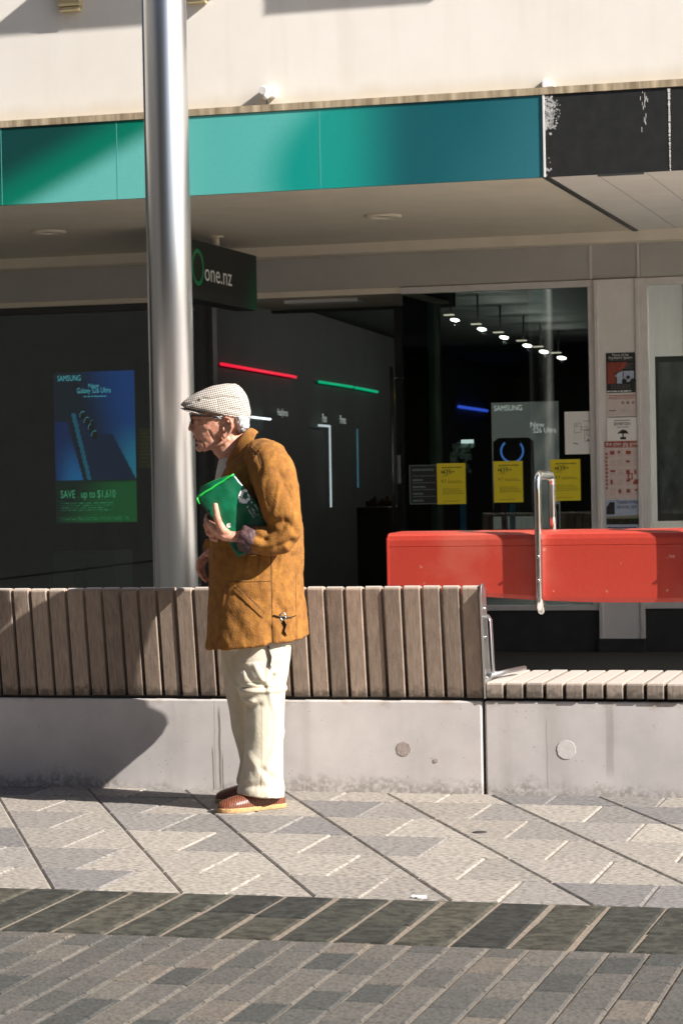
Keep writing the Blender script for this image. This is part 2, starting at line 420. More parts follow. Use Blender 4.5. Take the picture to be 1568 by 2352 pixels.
m_plug = pm('grout', lin(168, 156, 150), lin(140, 128, 122), 120, 0.95, 0.6, 200, bdist=0.004)
m_plug2 = pm('pale_grout', lin(202, 196, 194), lin(190, 184, 182), 60, 0.95)
plinth('concrete_plinth', -7.0, xj-0.004, m_con1, 'long concrete plinth carrying the slatted bench with a back, dribble stains by the man', [(927, 1720, 0.029, m_plug), (1000, 1747, 0.009, m_plug)])
plinth('concrete_plinth', xj+0.006, 2.5, m_con2, 'concrete plinth under the backless seat, right of the open joint', [(1300, 1722, 0.037, m_plug2)])

# ------------------------------------------------------------------ benches of timber slats
def wood(name, c1, c2, c3, top=None):
    m = pm(name, c1, c2, 5.0, 0.75, 0.35, 22, stretch=(22, 22, 1.1), vary=0.26, bdist=0.003, lo=0.3, hi=0.7)
    nt = m.node_tree; g = nd(m, 'ShaderNodeNewGeometry'); sp = nd(m, 'ShaderNodeSeparateXYZ'); nt.links.new(g.outputs['Position'], sp.inputs[0])
    n = nd(m, 'ShaderNodeTexNoise'); n.inputs['Scale'].default_value = 40; n.inputs['Detail'].default_value = 3; nt.links.new(g.outputs['Position'], n.inputs[0])
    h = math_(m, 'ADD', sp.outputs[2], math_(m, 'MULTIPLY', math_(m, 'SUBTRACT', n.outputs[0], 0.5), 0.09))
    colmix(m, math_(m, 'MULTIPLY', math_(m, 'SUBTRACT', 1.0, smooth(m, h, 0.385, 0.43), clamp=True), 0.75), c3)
    sn = nd(m, 'ShaderNodeSeparateXYZ'); nt.links.new(g.outputs['Normal'], sn.inputs[0])      # upward faces paler
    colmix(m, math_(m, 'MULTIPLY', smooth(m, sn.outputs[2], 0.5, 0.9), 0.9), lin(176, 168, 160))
    return m
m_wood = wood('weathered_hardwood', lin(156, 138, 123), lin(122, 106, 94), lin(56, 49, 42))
m_woodend = wood('seat_hardwood', lin(150, 136, 124), lin(124, 112, 102), lin(60, 52, 44))
m_steel = pm('satin_steel', (0.55, 0.55, 0.56), (0.48, 0.48, 0.5), 30, 0.32, 0.05, 300, metal=1.0, stretch=(1, 1, 0.05))
m_chrome = pm('polished_tube', (0.72, 0.71, 0.69), (0.66, 0.65, 0.63), 20, 0.16, metal=1.0)
m_dgap = pm('dark_rail', (0.02, 0.02, 0.02), None)  # near-black rail closing the gap under the slats

xs0 = at(697, 1350, 9.33)[0]; xs1 = at(1097, 1350, 9.33)[0]; PIT = (xs1-xs0)/9
SW = PIT-0.0125
bench = thing('slatted_bench', 'timber slat bench with its reclined back towards us, behind the man', 'bench', (-3.4, 9.6, PZ))
ZT = at(784, 1347, 9.335)[2]
def slat_mb(x1):
    x0 = x1-SW; mb = MB(); y = PY-0.004; t = 0.052
    yt = y-0.058
    prof = [(y+0.005, PZ+0.012), (yt+0.004, ZT-0.012), (yt+0.012, ZT-0.002), (yt+0.022, ZT), (yt+t, ZT-0.004), (y+t+0.012, PZ+0.12), (y+t+0.05, PZ+0.085), (y+0.52, PZ+0.075), (y+0.53, PZ+0.012)]
    mb.prism([(x0, a, b) for a, b in prof], (SW, 0, 0)); return mb
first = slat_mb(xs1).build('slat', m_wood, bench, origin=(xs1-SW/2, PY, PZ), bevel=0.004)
rs = random.Random(5)
for k in range(1, 40):
    s = dup(first, bench, (-k*PIT, 0, 0)); s.location.y += rs.uniform(-0.003, 0.003); s.location.z += rs.uniform(-0.0015, 0.0015)
mb = MB(); mb.box((xs1-40*PIT, PY+0.02, PZ-0.002), (xs1, PY+0.5, PZ+0.014)); mb.build('base_rail', m_dgap, bench)
# steel end plate with its loop handle and arm bar
mb = MB(); x0 = xs1+0.006; y = PY-0.012
ep = [(y+0.0, PZ+0.01), (y-0.058, ZT-0.03), (y-0.045, ZT+0.004), (y-0.01, ZT+0.008), (y+0.03, ZT-0.02), (y+0.09, PZ+0.13), (y+0.12, PZ+0.095), (y+0.53, PZ+0.085), (y+0.54, PZ+0.01)]
mb.prism([(x0, a, b) for a, b in ep], (0.008, 0, 0)); plate = mb.build('end_plate', m_steel, bench, bevel=0.002)
for r in (0.55, 0.2, 0.8):
    mb = MB(); zz = PZ+r*(ZT-PZ); yy = PY-0.01-0.05*r+0.03; mb.tube([(x0+0.007, yy, zz), (x0+0.013, yy, zz)], 0.006, 10); mb.build('bolt', m_chrome, plate)
mb = MB(); a = at(1108, 1412, PY+0.03); b = at(1113, 1545, PY+0.03); xx = x0+0.03
pts = [(x0+0.006, PY+0.0, a[2]-0.01), (xx-0.012, PY+0.0, a[2]), (xx, PY+0.0, a[2]-0.02), (xx+0.003, PY+0.02, b[2]+0.02), (xx+0.003, PY+0.02, b[2])]
mb.tube(pts, [(0.022, 0.004)]*5, 8); mb.build('handle', m_steel, bench)
mb = MB(); mb.tube([(x0+0.012, PY+0.03, PZ+0.098), (x0+0.05, PY+0.18, PZ+0.102), (x0+0.098, PY+0.33, PZ+0.105)], 0.009, 10); mb.build('arm_bar', m_steel, bench)

seat = thing('backless_bench', 'backless timber slat seat with pale tops, right of the bench', 'bench', (-1.5, 9.65, PZ))
xr0 = at(1113, 1590, PY)[0]+0.008
def sslat_mb(x0):
    mb = MB(); y = PY-0.012
    prof = [(y, PZ+0.012), (y, PZ+0.066), (y+0.006, PZ+0.075), (y+0.56, PZ+0.078), (y+0.57, PZ+0.07), (y+0.57, PZ+0.012)]
    mb.prism([(x0, a, b) for a, b in prof], (SW, 0, 0)); return mb
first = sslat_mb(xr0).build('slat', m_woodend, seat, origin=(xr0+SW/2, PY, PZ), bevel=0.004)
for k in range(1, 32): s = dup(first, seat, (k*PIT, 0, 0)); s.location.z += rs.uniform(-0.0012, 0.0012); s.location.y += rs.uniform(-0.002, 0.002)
mb = MB(); mb.box((xr0, PY+0.03, PZ-0.001), (xr0+32*PIT, PY+0.5, PZ+0.02)); mb.build('base_rail', m_dgap, seat)

# ------------------------------------------------------------------ steel pole
m_pole = pm('brushed_steel', (0.72, 0.715, 0.715), (0.64, 0.64, 0.64), 14, 0.31, 0.04, 900, metal=1.0, stretch=(1, 1, 0.03), bdist=0.001)
YP = 11.7; pa = at(349, 900, YP)[0]; pb = at(445, 900, YP)[0]; pc = (pa+pb)/2; pr_ = (pb-pa)/2*0.97
pole = thing('street_pole', 'thick brushed steel pole rising behind the bench beside the man', 'pole', (pc, YP, 0))
mb = MB(); mb.tube([(pc, YP, 0.0), (pc, YP, 2.5), (pc, YP, 6.5)], pr_, 64); mb.build('shaft', m_pole, pole)
mb = MB(); mb.tube([(pc-pr_*0.985, YP-pr_*0.30, 0.02), (pc-pr_*0.985, YP-pr_*0.30, 6.4)], 0.006, 8); mb.build('seam', m_steel, pole)
mb = MB(); mb.tube([(pc, YP, 0.0), (pc, YP, 0.02)], pr_+0.07, 40); bp = mb.build('base_plate', m_steel, pole, bevel=0.003)

# ------------------------------------------------------------------ red steel perch with its tube hoops
m_red = pm('red_powder_coat', (0.44, 0.043, 0.027), (0.39, 0.038, 0.023), 60, 0.42, 0.08, 900, bdist=0.001)
_g = nd(m_red, 'ShaderNodeNewGeometry'); _n = nd(m_red, 'ShaderNodeTexNoise'); _n.inputs['Scale'].default_value = 26; _n.inputs['Detail'].default_value = 8; m_red.node_tree.links.new(_g.outputs['Position'], _n.inputs[0])
colmix(m_red, math_(m_red, 'MULTIPLY', smooth(m_red, _n.outputs[0], 0.68, 0.73), 0.55), lin(190, 150, 136))      # chips and scuffs
_n2 = nd(m_red, 'ShaderNodeTexNoise'); _n2.inputs['Scale'].default_value = 3.5; _n2.inputs['Detail'].default_value = 5; m_red.node_tree.links.new(_g.outputs['Position'], _n2.inputs[0])
colmix(m_red, math_(m_red, 'MULTIPLY', smooth(m_red, _n2.outputs[0], 0.45, 0.72), 0.22), lin(196, 128, 108))     # faded, dusty film
YR = 11.3; perch = thing('red_bench', 'long red powder coated steel bench back with tube hoops, behind the slatted seat', 'bench', (-1.6, YR, 0))
xa = at(890, 1290, YR)[0]; xb = 1.2; zt = at(1240, 1221, YR)[2]; zc = at(1240, 1253, YR)[2]
def redprof(x, z0):
    return [(YR+0.004, z0), (YR, z0+0.02), (YR, zc-0.002), (YR+0.003, zc), (YR, zc+0.002), (YR+0.001, zt-0.035), (YR+0.008, zt-0.014), (YR+0.026, zt-0.003), (YR+0.06, zt), (YR+0.30, zt+0.002), (YR+0.31, zt-0.02), (YR+0.30, zt-0.04), (YR+0.08, zt-0.05), (YR+0.075, z0)]
mb = MB(); rs_ = []
for i in range(40):
    x = xa+(xb-xa)*(i/39)
    t = max(0, (at(1390, 1, YR)[0]-x))
    z0 = at(1390, 1384, YR)[2]+0.062*t**1.6
    rs_.append([(x, a, b) for a, b in redprof(x, z0)])
mb.rings(rs_, 0, sm=False); panel = mb.build('back_panel', m_red, perch, bevel=0.0)
mb = MB(); mb.box((xa-0.003, YR-0.004, zc-0.22), (xa+0.006, YR+0.08, zt-0.02)); mb.build('end_cap', m_red, perch)
for x in (xa+0.12, 0.9): mb = MB(); mb.box((x-0.04, YR+0.09, 0), (x+0.04, YR+0.17, zt-0.055)); mb.build('post', m_red, perch)
def hoop(xc):
    z1 = at(1240, 1092, YR)[2]; z0 = at(1240, 1402, YR)[2]; yf = YR-0.024; yb = YR+0.345; r = 0.05; P = []
    P += [(xc+0.004, YR+0.02, z0+0.03), (xc+0.003, YR-0.005, z0+0.004), (xc+0.002, yf, z0+0.02), (xc, yf, z0+0.06)]
    P += [(xc, yf, z0+0.06+(z1-z0-0.15)*k/6) for k in range(1, 7)]
    for k in range(1, 7): a = math.pi/2*k/6; P.append((xc, yf+r-r*math.cos(a), z1-r+r*math.sin(a)))
    for k in range(0, 7): a = math.pi/2*k/6; P.append((xc, yb-r+r*math.sin(a), z1-r+r*math.cos(a)))
    P += [(xc, yb, z1-0.2), (xc, yb, zt-0.05)]
    mb = MB(); mb.tube(P, [(0.018, 0.024)]*len(P), 14); h = mb.build('hoop', m_chrome, perch)
    for py in (1278, 1332): mb = MB(); c = at(1233, py, YR); mb.tube([(xc, yf-0.016, c[2]), (xc, yf-0.029, c[2])], [0.009, 0.007], 10); mb.build('bolt', m_steel, h)
    return h
xh = at(1236, 1300, YR-0.03)[0]
h1 = hoop(xh); 
h2 = hoop(xh+0.735)
# ------------------------------------------------------------------ the shop building with its canopy
m_wall = pm('cream_render', lin(234, 228, 220), lin(229, 222, 213), 2.2, 0.9, 0.12, 260, bdist=0.002)
_g = nd(m_wall, 'ShaderNodeNewGeometry'); _mp = nd(m_wall, 'ShaderNodeMapping'); _mp.inputs['Scale'].default_value = (7, 7, 0.5); m_wall.node_tree.links.new(_g.outputs['Position'], _mp.inputs[0])
_n = nd(m_wall, 'ShaderNodeTexNoise'); _n.inputs['Scale'].default_value = 1.0; _n.inputs['Detail'].default_value = 6; m_wall.node_tree.links.new(_mp.outputs[0], _n.inputs[0])
colmix(m_wall, math_(m_wall, 'MULTIPLY', smooth(m_wall, _n.outputs[0], 0.52, 0.75), 0.15), lin(196, 184, 166))      # rain streaks
_sp = nd(m_wall, 'ShaderNodeSeparateXYZ'); m_wall.node_tree.links.new(_g.outputs['Position'], _sp.inputs[0])
colmix(m_wall, math_(m_wall, 'MULTIPLY', math_(m_wall, 'SUBTRACT', 1.0, smooth(m_wall, math_(m_wall, 'ADD', _sp.outputs[2], math_(m_wall, 'MULTIPLY', _n.outputs[0], 0.12)), 3.45, 3.56), clamp=True), 0.35), lin(186, 166, 132))   # grime above the ledge
m_ledge = pm('stained_ledge', lin(196, 178, 150), lin(120, 104, 80), 6, 0.9, 0.2, 100, stretch=(3, 1, 0.3))
m_soffit = pm('cream_soffit', lin(214, 204, 186), lin(206, 196, 178), 4, 0.7)
m_soffit2 = pm('white_boards', lin(224, 218, 210), lin(216, 210, 202), 4, 0.7)
m_beam = pm('cream_beam', lin(222, 212, 194), lin(214, 204, 186), 4, 0.7)
m_bulk = pm('grey_bulkhead', lin(176, 174, 168), lin(168, 166, 161), 3, 0.75)
m_alu = pm('pale_aluminium', lin(214, 210, 207), lin(206, 202, 199), 12, 0.45, metal=0.25)
m_pillar = pm('pale_cladding', lin(220, 216, 213), lin(212, 208, 205), 5, 0.5)
m_base = pm('dark_skirting', (0.02, 0.02, 0.02), (0.03, 0.03, 0.03), 9, 0.7)
m_dark = pm('dark_interior', (0.050, 0.060, 0.054), (0.062, 0.072, 0.066), 2, 0.8)
m_darkf = pm('dark_frame', (0.035, 0.037, 0.036), (0.045, 0.047, 0.045), 8, 0.5)
m_floor = pm('shop_floor', (0.06, 0.06, 0.06), (0.08, 0.08, 0.076), 6, 0.4)
m_black = pm('black_panel', (0.014, 0.015, 0.015), (0.022, 0.022, 0.022), 14, 0.45, 0.1, 300)
m_white = pm('white_paint', lin(222, 220, 216), lin(212, 210, 206), 10, 0.6)

def glass(name, tint, refl):
    m = bpy.data.materials.new(name); m.use_nodes = True; nt = m.node_tree; nt.nodes.clear()
    o = nt.nodes.new('ShaderNodeOutputMaterial'); mx = nt.nodes.new('ShaderNodeMixShader'); t = nt.nodes.new('ShaderNodeBsdfTransparent'); g = nt.nodes.new('ShaderNodeBsdfGlossy')
    t.inputs[0].default_value = tint; g.inputs['Roughness'].default_value = 0.012; g.inputs['Color'].default_value = (0.95, 1, 0.98, 1)
    fr = nt.nodes.new('ShaderNodeFresnel'); fr.inputs['IOR'].default_value = refl
    nt.links.new(fr.outputs[0], mx.inputs[0]); nt.links.new(t.outputs[0], mx.inputs[1]); nt.links.new(g.outputs[0], mx.inputs[2]); nt.links.new(mx.outputs[0], o.inputs[0])
    return m
m_glass = glass('shop_glass', (0.80, 0.86, 0.83, 1), 1.62)
m_glass2 = glass('clear_glass', (0.86, 0.90, 0.88, 1), 1.40); m_glass3 = glass('thin_glass', (0.86, 0.93, 0.89, 1), 1.04)
m_post = pm('pale_green_post', lin(104, 116, 106), lin(96, 106, 97), 6, 0.5)

YF = 13.19; YB = 16.70; ZS = 2.90
bld = thing('shop_building', 'cream rendered shop building with a deep canopy and dark shopfronts', 'building', (-2.5, YB, 0))
XL, XR = -12.4, 12.0
zf0, zf1 = at(1250, 405, YF)[2]-0.005, at(1250, 219, YF)[2]
# upper wall, ledge strip, canopy slab
mb = MB(); mb.box((XL, YF+0.05, zf1+0.045), (XR, YF+0.35, 14)); mb.build('upper_wall', m_wall, bld)
mb = MB(); mb.box((XL, YF-0.012, zf1+0.004), (XR, YF+0.3, zf1+0.043)); mb.build('drip_ledge', m_ledge, bld)
XE = 3.0  # canopy stopped short out of view to let sun in underneath
mb = MB(); mb.box((XL, YF+0.3, ZS+0.19), (XE, YB+0.1, ZS+0.3)); mb.box((XL, YB+0.1, ZS+0.19), (XR, 46, ZS+0.3)); mb.box((XL, YF+0.02, zf0+0.01), (XE, YF+0.3, zf1)); mb.build('canopy_slab', m_dark, bld)
xjn = at(1250, 405, YF)[0]; xjw = gnd(1415, 530, ZS)[0]
mb = MB(); mb.box((XL, YF+0.022, ZS), (xjn-0.02, YB-0.2, ZS+0.02)); mb.build('soffit', m_soffit, bld)
mb = MB(); mb.box((xjn+0.02, YF+0.022, ZS), (XE, YB-0.2, ZS+0.02)); sb = mb.build('soffit', m_soffit2, bld)
mb = MB(); x = xjn+0.28
while x < 2: mb.box((x, YF+0.03, ZS-0.0015), (x+0.006, YB-0.21, ZS+0.004)); x += 0.27
mb.build('board_seam', m_bulk, sb)
mb = MB(); mb.box((xjn-0.018, YF+0.024, ZS-0.006), (xjn+0.018, YB-0.2, ZS+0.015)); mb.build('soffit_joint', m_darkf, bld)
zb = at(1420, 557, YB)[2]
mb = MB(); mb.box((XL, YB-0.2, zb-0.012), (XR, YB-0.13, ZS+0.02)); mb.box((XL, YB-0.13, zb-0.012), (XR, YB-0.002, zb+0.03)); mb.build('beam', m_beam, bld, bevel=0.003)

# fascia boards: a printed teal run in four panels, then black ones with peeled vinyl
def mixc(a, b, t): t = max(0, min(1, t)); return tuple(a[i]+(b[i]-a[i])*t for i in range(3))
def S(t): t = max(0, min(1, t)); return t*t*(3-2*t)
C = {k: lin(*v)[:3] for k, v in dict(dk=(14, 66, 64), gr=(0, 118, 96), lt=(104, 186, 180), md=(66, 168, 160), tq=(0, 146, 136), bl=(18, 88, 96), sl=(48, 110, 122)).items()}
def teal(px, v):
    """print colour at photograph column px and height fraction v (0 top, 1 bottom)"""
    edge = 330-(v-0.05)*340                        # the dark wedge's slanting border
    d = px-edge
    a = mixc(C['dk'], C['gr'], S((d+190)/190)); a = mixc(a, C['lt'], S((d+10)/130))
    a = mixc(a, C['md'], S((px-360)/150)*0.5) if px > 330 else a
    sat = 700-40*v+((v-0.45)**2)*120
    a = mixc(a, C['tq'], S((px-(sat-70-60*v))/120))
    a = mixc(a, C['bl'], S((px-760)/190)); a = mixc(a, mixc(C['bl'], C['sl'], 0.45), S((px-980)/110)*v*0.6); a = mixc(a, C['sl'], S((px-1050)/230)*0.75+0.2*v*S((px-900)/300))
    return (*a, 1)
m_teal = colattr('printed_teal_vinyl', 0.38, scale=40, lo=0.2, hi=0.5, dark=0.94)
def pxF(x):   # photograph column of a point on the fascia (its middle height)
    p = V3(x, YF, (zf0+zf1)/2)-CAM; return IW/2+FPX*(p@_rt)/(p@_fw)
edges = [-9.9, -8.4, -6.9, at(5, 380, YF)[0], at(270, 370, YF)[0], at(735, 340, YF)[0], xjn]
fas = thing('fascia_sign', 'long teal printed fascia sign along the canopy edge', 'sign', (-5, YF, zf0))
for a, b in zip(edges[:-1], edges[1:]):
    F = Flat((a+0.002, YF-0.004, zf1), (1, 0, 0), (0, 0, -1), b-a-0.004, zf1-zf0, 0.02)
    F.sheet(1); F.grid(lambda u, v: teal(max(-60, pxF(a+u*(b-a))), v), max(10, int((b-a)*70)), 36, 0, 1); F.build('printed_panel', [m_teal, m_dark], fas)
m_trim = pm('pale_trim', lin(86, 166, 160), None, 5, 0.5)
for e in edges[3:6]: mb = MB(); mb.box((e-0.002, YF-0.006, zf0), (e+0.002, YF+0.01, zf1)); mb.build('joint_strip', m_trim, fas)
mb = MB(); mb.box((xjn-0.003, YF-0.012, zf0), (xjn+0.007, YF+0.01, zf1)); mb.build('end_trim', m_white, fas)
xk = at(1537, 300, YF)[0]
blk = thing('fascia_board', 'black fascia board with peeled white vinyl at its corner, right of the teal sign', 'sign board', (-1.9, YF, zf0))
mb = MB(); mb.box((xjn+0.010, YF-0.005, zf0), (xk-0.004, YF+0.015, zf1)); mb.box((xk+0.004, YF-0.005, zf0), (XE, YF+0.015, zf1)); mb.build('panel', m_black, blk)
m_peel = pm('peeled_vinyl', lin(200, 198, 194), lin(120, 122, 122), 60, 0.9)
rp = random.Random(4); mb = MB()
wx = at(1290, 300, YF)[0]-xjn
for k in range(280):
    u = abs(rp.gauss(0, 0.42)); v = rp.random()**0.8
    if rp.random() < 0.06: u, v = rp.uniform(.0, .25), rp.uniform(0.4, 1.0)
    elif u > 0.95*(1-abs(v*0.42/0.42-0.35)*0.7) or v > 1: continue
    else: v *= 0.42
    s = rp.uniform(0.0015, 0.008)*(1.3-u); c = (xjn+0.013+u*wx, zf1-0.008-v*(zf1-zf0)*0.96); n = rp.randint(5, 7)
    mb.add([(c[0]+s*rp.uniform(.5, 1.4)*math.cos(6.283*i/n), YF-0.0062-0.00001*k, c[1]+s*rp.uniform(.5, 1.5)*math.sin(6.283*i/n)) for i in range(n)], [tuple(range(n))])
tag(mb.build('peeled_vinyl', m_peel, blk, recalc=False), kind='stuff')
mb = MB()
for k in range(34):
    z = zf1-(k+rp.random()*0.5)/34*(zf1-zf0); w = 0.0045*(1.4-k/34)*rp.uniform(.5, 1.2); mb.box((xk-w-rp.random()*0.002, YF-0.0075, z), (xk+w, YF+0.012, z-(zf1-zf0)/34*rp.uniform(.5, 1.0)))
for k in range(16):
    x = at(1480, 300, YF)[0]+rp.gauss(0, .012); z = zf1-abs(rp.gauss(0, .10))-0.01; mb.box((x, YF-0.0065, z), (x+0.002, YF-0.004, z-rp.uniform(.01, .03)))
tag(mb.build('sealant_streak', m_white, blk), kind='stuff')
mb = MB(); mb.box((at(1372, 395, YF)[0], YF-0.012, zf0-0.012), (at(1478, 390, YF)[0], YF+0.004, zf0-0.001)); mb.build('clip', m_darkf, blk)

# facade of the shopfronts
zh = at(1150, 660, YB)[2]; zw0 = at(1250, 1392, YB)[2]
xe1 = at(470, 900, YB)[0]; xe2 = at(926, 900, YB)[0]; xw2 = at(1368, 900, YB)[0]; xp2 = at(1474, 900, YB)[0]
YD = YB+1.62
mb = MB(); mb.box((XL, YB-0.004, zh+0.03), (xw2-0.03, YB+0.25, zb-0.012)); mb.box((xw2-0.03+0.012, YB-0.004, zh+0.03), (xp2-0.02, YB+0.25, zb-0.012)); mb.box((xp2+0.0, YB-0.004, zh+0.03), (XR, YB+0.25, zb-0.012)); mb.build('bulkhead', m_bulk, bld, bevel=0.002)
for q in (xw2-0.03, xp2-0.02): mb = MB(); mb.box((q, YB-0.012, zh+0.03), (q+0.018, YB+0.2, zb-0.012)); mb.build('cover_strip', m_alu, bld)
# recessed entry: soffit, door head
mb = MB(); mb.box((xe1+0.02, YB+0.0, zh+0.012), (xe2-0.03, YD, zh+0.03)); mb.build('entry_ceiling', m_soffit, bld)
mb = MB(); mb.box((xe1+0.02, YD, zh-0.01), (xe2, YD+0.1, ZS+0.18)); mb.build('entry_head', m_dark, bld)
mb = MB(); mb.box((XL, YB-0.006, zh-0.012), (xe2, YB+0.06, zh+0.029)); mb.build('head_trim', m_beam, bld)
a = at(600, 690, YB)[0]; b = at(775, 690, YB)[0]; mb = MB(); mb.box((a, YB+0.55, zh-0.018), (b, YB+0.8, zh+0.013)); mb.build('entry_light', m_white, bld, bevel=0.012)
# windows with frames and panes
def window(x0, x1, z0, z1, mfr, mgl, y=YB, fw=0.035, sill=None, mull=()):
    fr = MB(); 
    fr.box((x0, y-0.02, z0), (x0+fw, y+0.06, z1)); fr.box((x1-fw, y-0.02, z0), (x1, y+0.06, z1))
    fr.box((x0+fw, y-0.018, z1-fw), (x1-fw, y+0.058, z1)); fr.box((x0+fw, y-0.018, z0), (x1-fw, y+0.058, z0+fw))
    for q in mull: fr.box((q-0.012, y-0.01, z0+fw), (q+0.012, y+0.05, z1-fw))
    w = fr.build('window', mfr, bld, bevel=0.003)
    p = MB(); p.box((x0+fw*0.5, y+0.012, z0+fw*0.5), (x1-fw*0.5, y+0.022, z1-fw*0.5)); p.build('pane', mgl, w)
    return w
fr = MB(); fr.box((xe2, YB-0.02, zh-0.02), (xw2, YB+0.06, zh+0.026)); fr.box((xw2-0.045, YB-0.02, zw0), (xw2, YB+0.06, zh-0.021)); fr.box((xe2, YB-0.02, zw0-0.03), (xw2, YB+0.06, zw0+0.006))
w1 = fr.build('window', m_alu, bld, bevel=0.003)
p = MB(); p.box((xe2+0.003, YB+0.012, zw0), (xw2-0.03, YB+0.022, zh-0.01)); p.build('pane', m_glass, w1)
fr = MB(); fr.box((xe2-0.002, YB+0.93, 0.1), (xe2+0.05, YB+0.98, zh-0.03)); fr.box((xe2-0.002, YB+0.07, 0.1), (xe2+0.03, YB+0.93, 0.3)); w2 = fr.build('return_window', m_post, bld)
p = MB(); p.box((xe2+0.002, YB+0.03, 0.3), (xe2+0.012, YB+0.93, zh-0.03)); p.build('pane', m_glass3, w2)
xq = at(505, 900, YB)[0]
window(XL, xe1, 0.05, zh-0.013, m_darkf, m_glass, fw=0.05, mull=(-8.5,))
mb = MB(); mb.box((xe1+0.0, YB+0.06, 0), (xe1+0.05, YB+0.16, zh-0.013)); mb.build('entry_post', m_darkf, bld)
window(xp2-0.005, 4.0, zw0-0.02, zh+0.026, m_alu, m_glass2, fw=0.05)
window(4.0, XR, zw0-0.02, zh+0.026, m_alu, m_glass2, fw=0.05)
mb = MB(); mb.box((xe2, YB, 0), (xw2, YB+0.12, zw0-0.03)); mb.box((xp2, YB, 0), (XR, YB+0.12, zw0-0.021)); mb.build('stall_riser', m_base, bld)
# pillar between the two windows
zp0 = at(1440, 1466, YB)[2]
mb = MB(); mb.box((xw2+0.001, YB-0.03, zp0), (xp2-0.006, YB+0.2, zh+0.024)); pil = mb.build('pillar', m_pillar, bld)
mb = MB(); mb.box((xw2+0.001, YB-0.045, zp0), (xw2+0.028, YB-0.03, zh+0.024)); mb.box((xp2-0.034, YB-0.045, zp0), (xp2-0.006, YB-0.03, zh+0.024)); mb.build('edge_strip', m_alu, pil, bevel=0.003)
mb = MB(); mb.box((xw2-0.005, YB-0.05, 0), (xp2, YB+0.2, zp0)); mb.build('pillar_base', m_base, bld)
# door: a glass leaf standing open at the back of the entry
xd0 = at(905, 1000, YD)[0]; xd1 = at(928, 1000, YD)[0]
dr = MB(); dr.box((xd0+0.02, YD-0.02, 0.02), (xd1, YD+0.04, at(915, 708, YD)[2])); door = dr.build('door', m_darkf, bld)
mb = MB(); a = at(898, 842, YD-0.1); b = at(900, 1240, YD-0.1)
mb.tube([(a[0], YD-0.1, a[2]), (a[0], YD-0.1, b[2]-0.1)], 0.014, 12)
for pz in (868, 1226): c = at(898, pz, YD-0.1); mb.tube([(a[0], YD-0.1, c[2]), (a[0]+0.09, YD-0.03, c[2])], 0.009, 8)
mb.build('handle', m_steel, door)
mb = MB(); a = at(915, 1045, YD-0.03); b = at(919, 1112, YD-0.03); mb.box((a[0]-0.015, YD-0.05, a[2]), (a[0]+0.02, YD-0.015, b[2])); mb.build('lock_plate', m_steel, door, bevel=0.006)
# inside: floor, walls, ceiling
mb = MB(); mb.box((XL, YB+0.1, -0.03), (XR, 46, 0.004)); mb.build('floor', m_floor, bld)
mb = MB(); mb.box((XL, 45.9, 0), (XR, 46, 3.1)); mb.box((XL-0.1, YB-0.1, 0), (XL, 46, 3.1)); mb.box((XR, YB-0.1, 0), (XR+0.1, 46, 3.1)); mb.build('inner_wall', m_dark, bld)
mb = MB(); mb.box((XL, YB+0.26, ZS+0.1), (XR, 45.9, ZS+0.13)); mb.build('inner_ceiling', m_dark, bld)
mb = MB(); mb.box((-0.6, YB+1.0, ZS-0.02), (1.0, YB+1.25, ZS+0.09)); mb.build('fill_panel', emat('fill_glow', (1, 0.93, 0.88, 1), 40.0), bld)  # glowing panel added out of view to brighten the right window
m_part = pm('partition_paint', lin(176, 170, 166), lin(168, 163, 160), 3, 0.8)
mb = MB(); mb.box((xp2-0.10, YB+0.21, 0), (xp2-0.06, YB+5, ZS+0.09)); mb.build('party_wall', m_part, bld)
mb = MB(); mb.box((xp2-0.06, YB+2.6, 0), (XR, YB+2.7, ZS+0.09)); mb.build('rear_partition', m_part, bld)

# canopy fittings and things on the upper wall
def downlight(px, py, label, m):
    c = gnd(px, py, ZS); d = thing('downlight', label, 'ceiling light', (c[0], c[1], ZS-0.02), 'downlights in the canopy soffit')
    mb = MB(); n = 32; R = 0.115
    mb.rings([[(c[0]+r*math.cos(2*math.pi*k/n), c[1]+r*math.sin(2*math.pi*k/n), z) for k in range(n)] for r, z in ((R, ZS-0.0015), (R, ZS-0.014), (R-0.012, ZS-0.02), (R-0.035, ZS-0.017), (R-0.045, ZS-0.004))], 0, cap=False)
    mb.build('ring', m, d); mb = MB(); mb.rings([[(c[0]+0.072*math.cos(2*math.pi*k/n), c[1]+0.072*math.sin(2*math.pi*k/n), z) for k in range(n)] for z in (ZS-0.006, ZS-0.0035)], 0); mb.build('lens', m_darkf, d)
downlight(880, 494, 'round downlight in the brighter middle of the canopy soffit', m_soffit)
downlight(112, 530, 'round downlight in the dim soffit at far left of the pole', m_soffit)

WY = YF+0.05
# small wall camera
c = at(617, 215, WY); cw = thing('wall_sensor', 'small white sensor fixed low on the cream upper wall', 'sensor', (c[0], WY, at(617, 240, WY)[2]))
z0 = at(617, 240, WY)[2]; z1 = at(617, 198, WY)[2]
mb = MB(); mb.box((c[0]-0.005, WY-0.03, z0+0.03), (c[0]+0.05, WY, z1-0.005)); mb.build('back_plate', m_white, cw, bevel=0.012, seg=3)
mb = MB(); mb.tube([(c[0]-0.008, WY-0.01, z1-0.028), (c[0]-0.012, WY-0.05, z1-0.03), (c[0]-0.010, WY-0.085, z1-0.035)], [0.026, 0.029, 0.022], 16); mb.ball((c[0]-0.005, WY-0.05, z0+0.045), 0.024); hd = mb.build('head', m_white, cw)
mb = MB(); mb.tube([(c[0]+0.002, WY-0.02, z0+0.035), (c[0]+0.0, WY-0.03, z0+0.01), (c[0]-0.006, WY-0.01, z0-0.004)], 0.006, 8); mb.build('cable', m_darkf, cw)
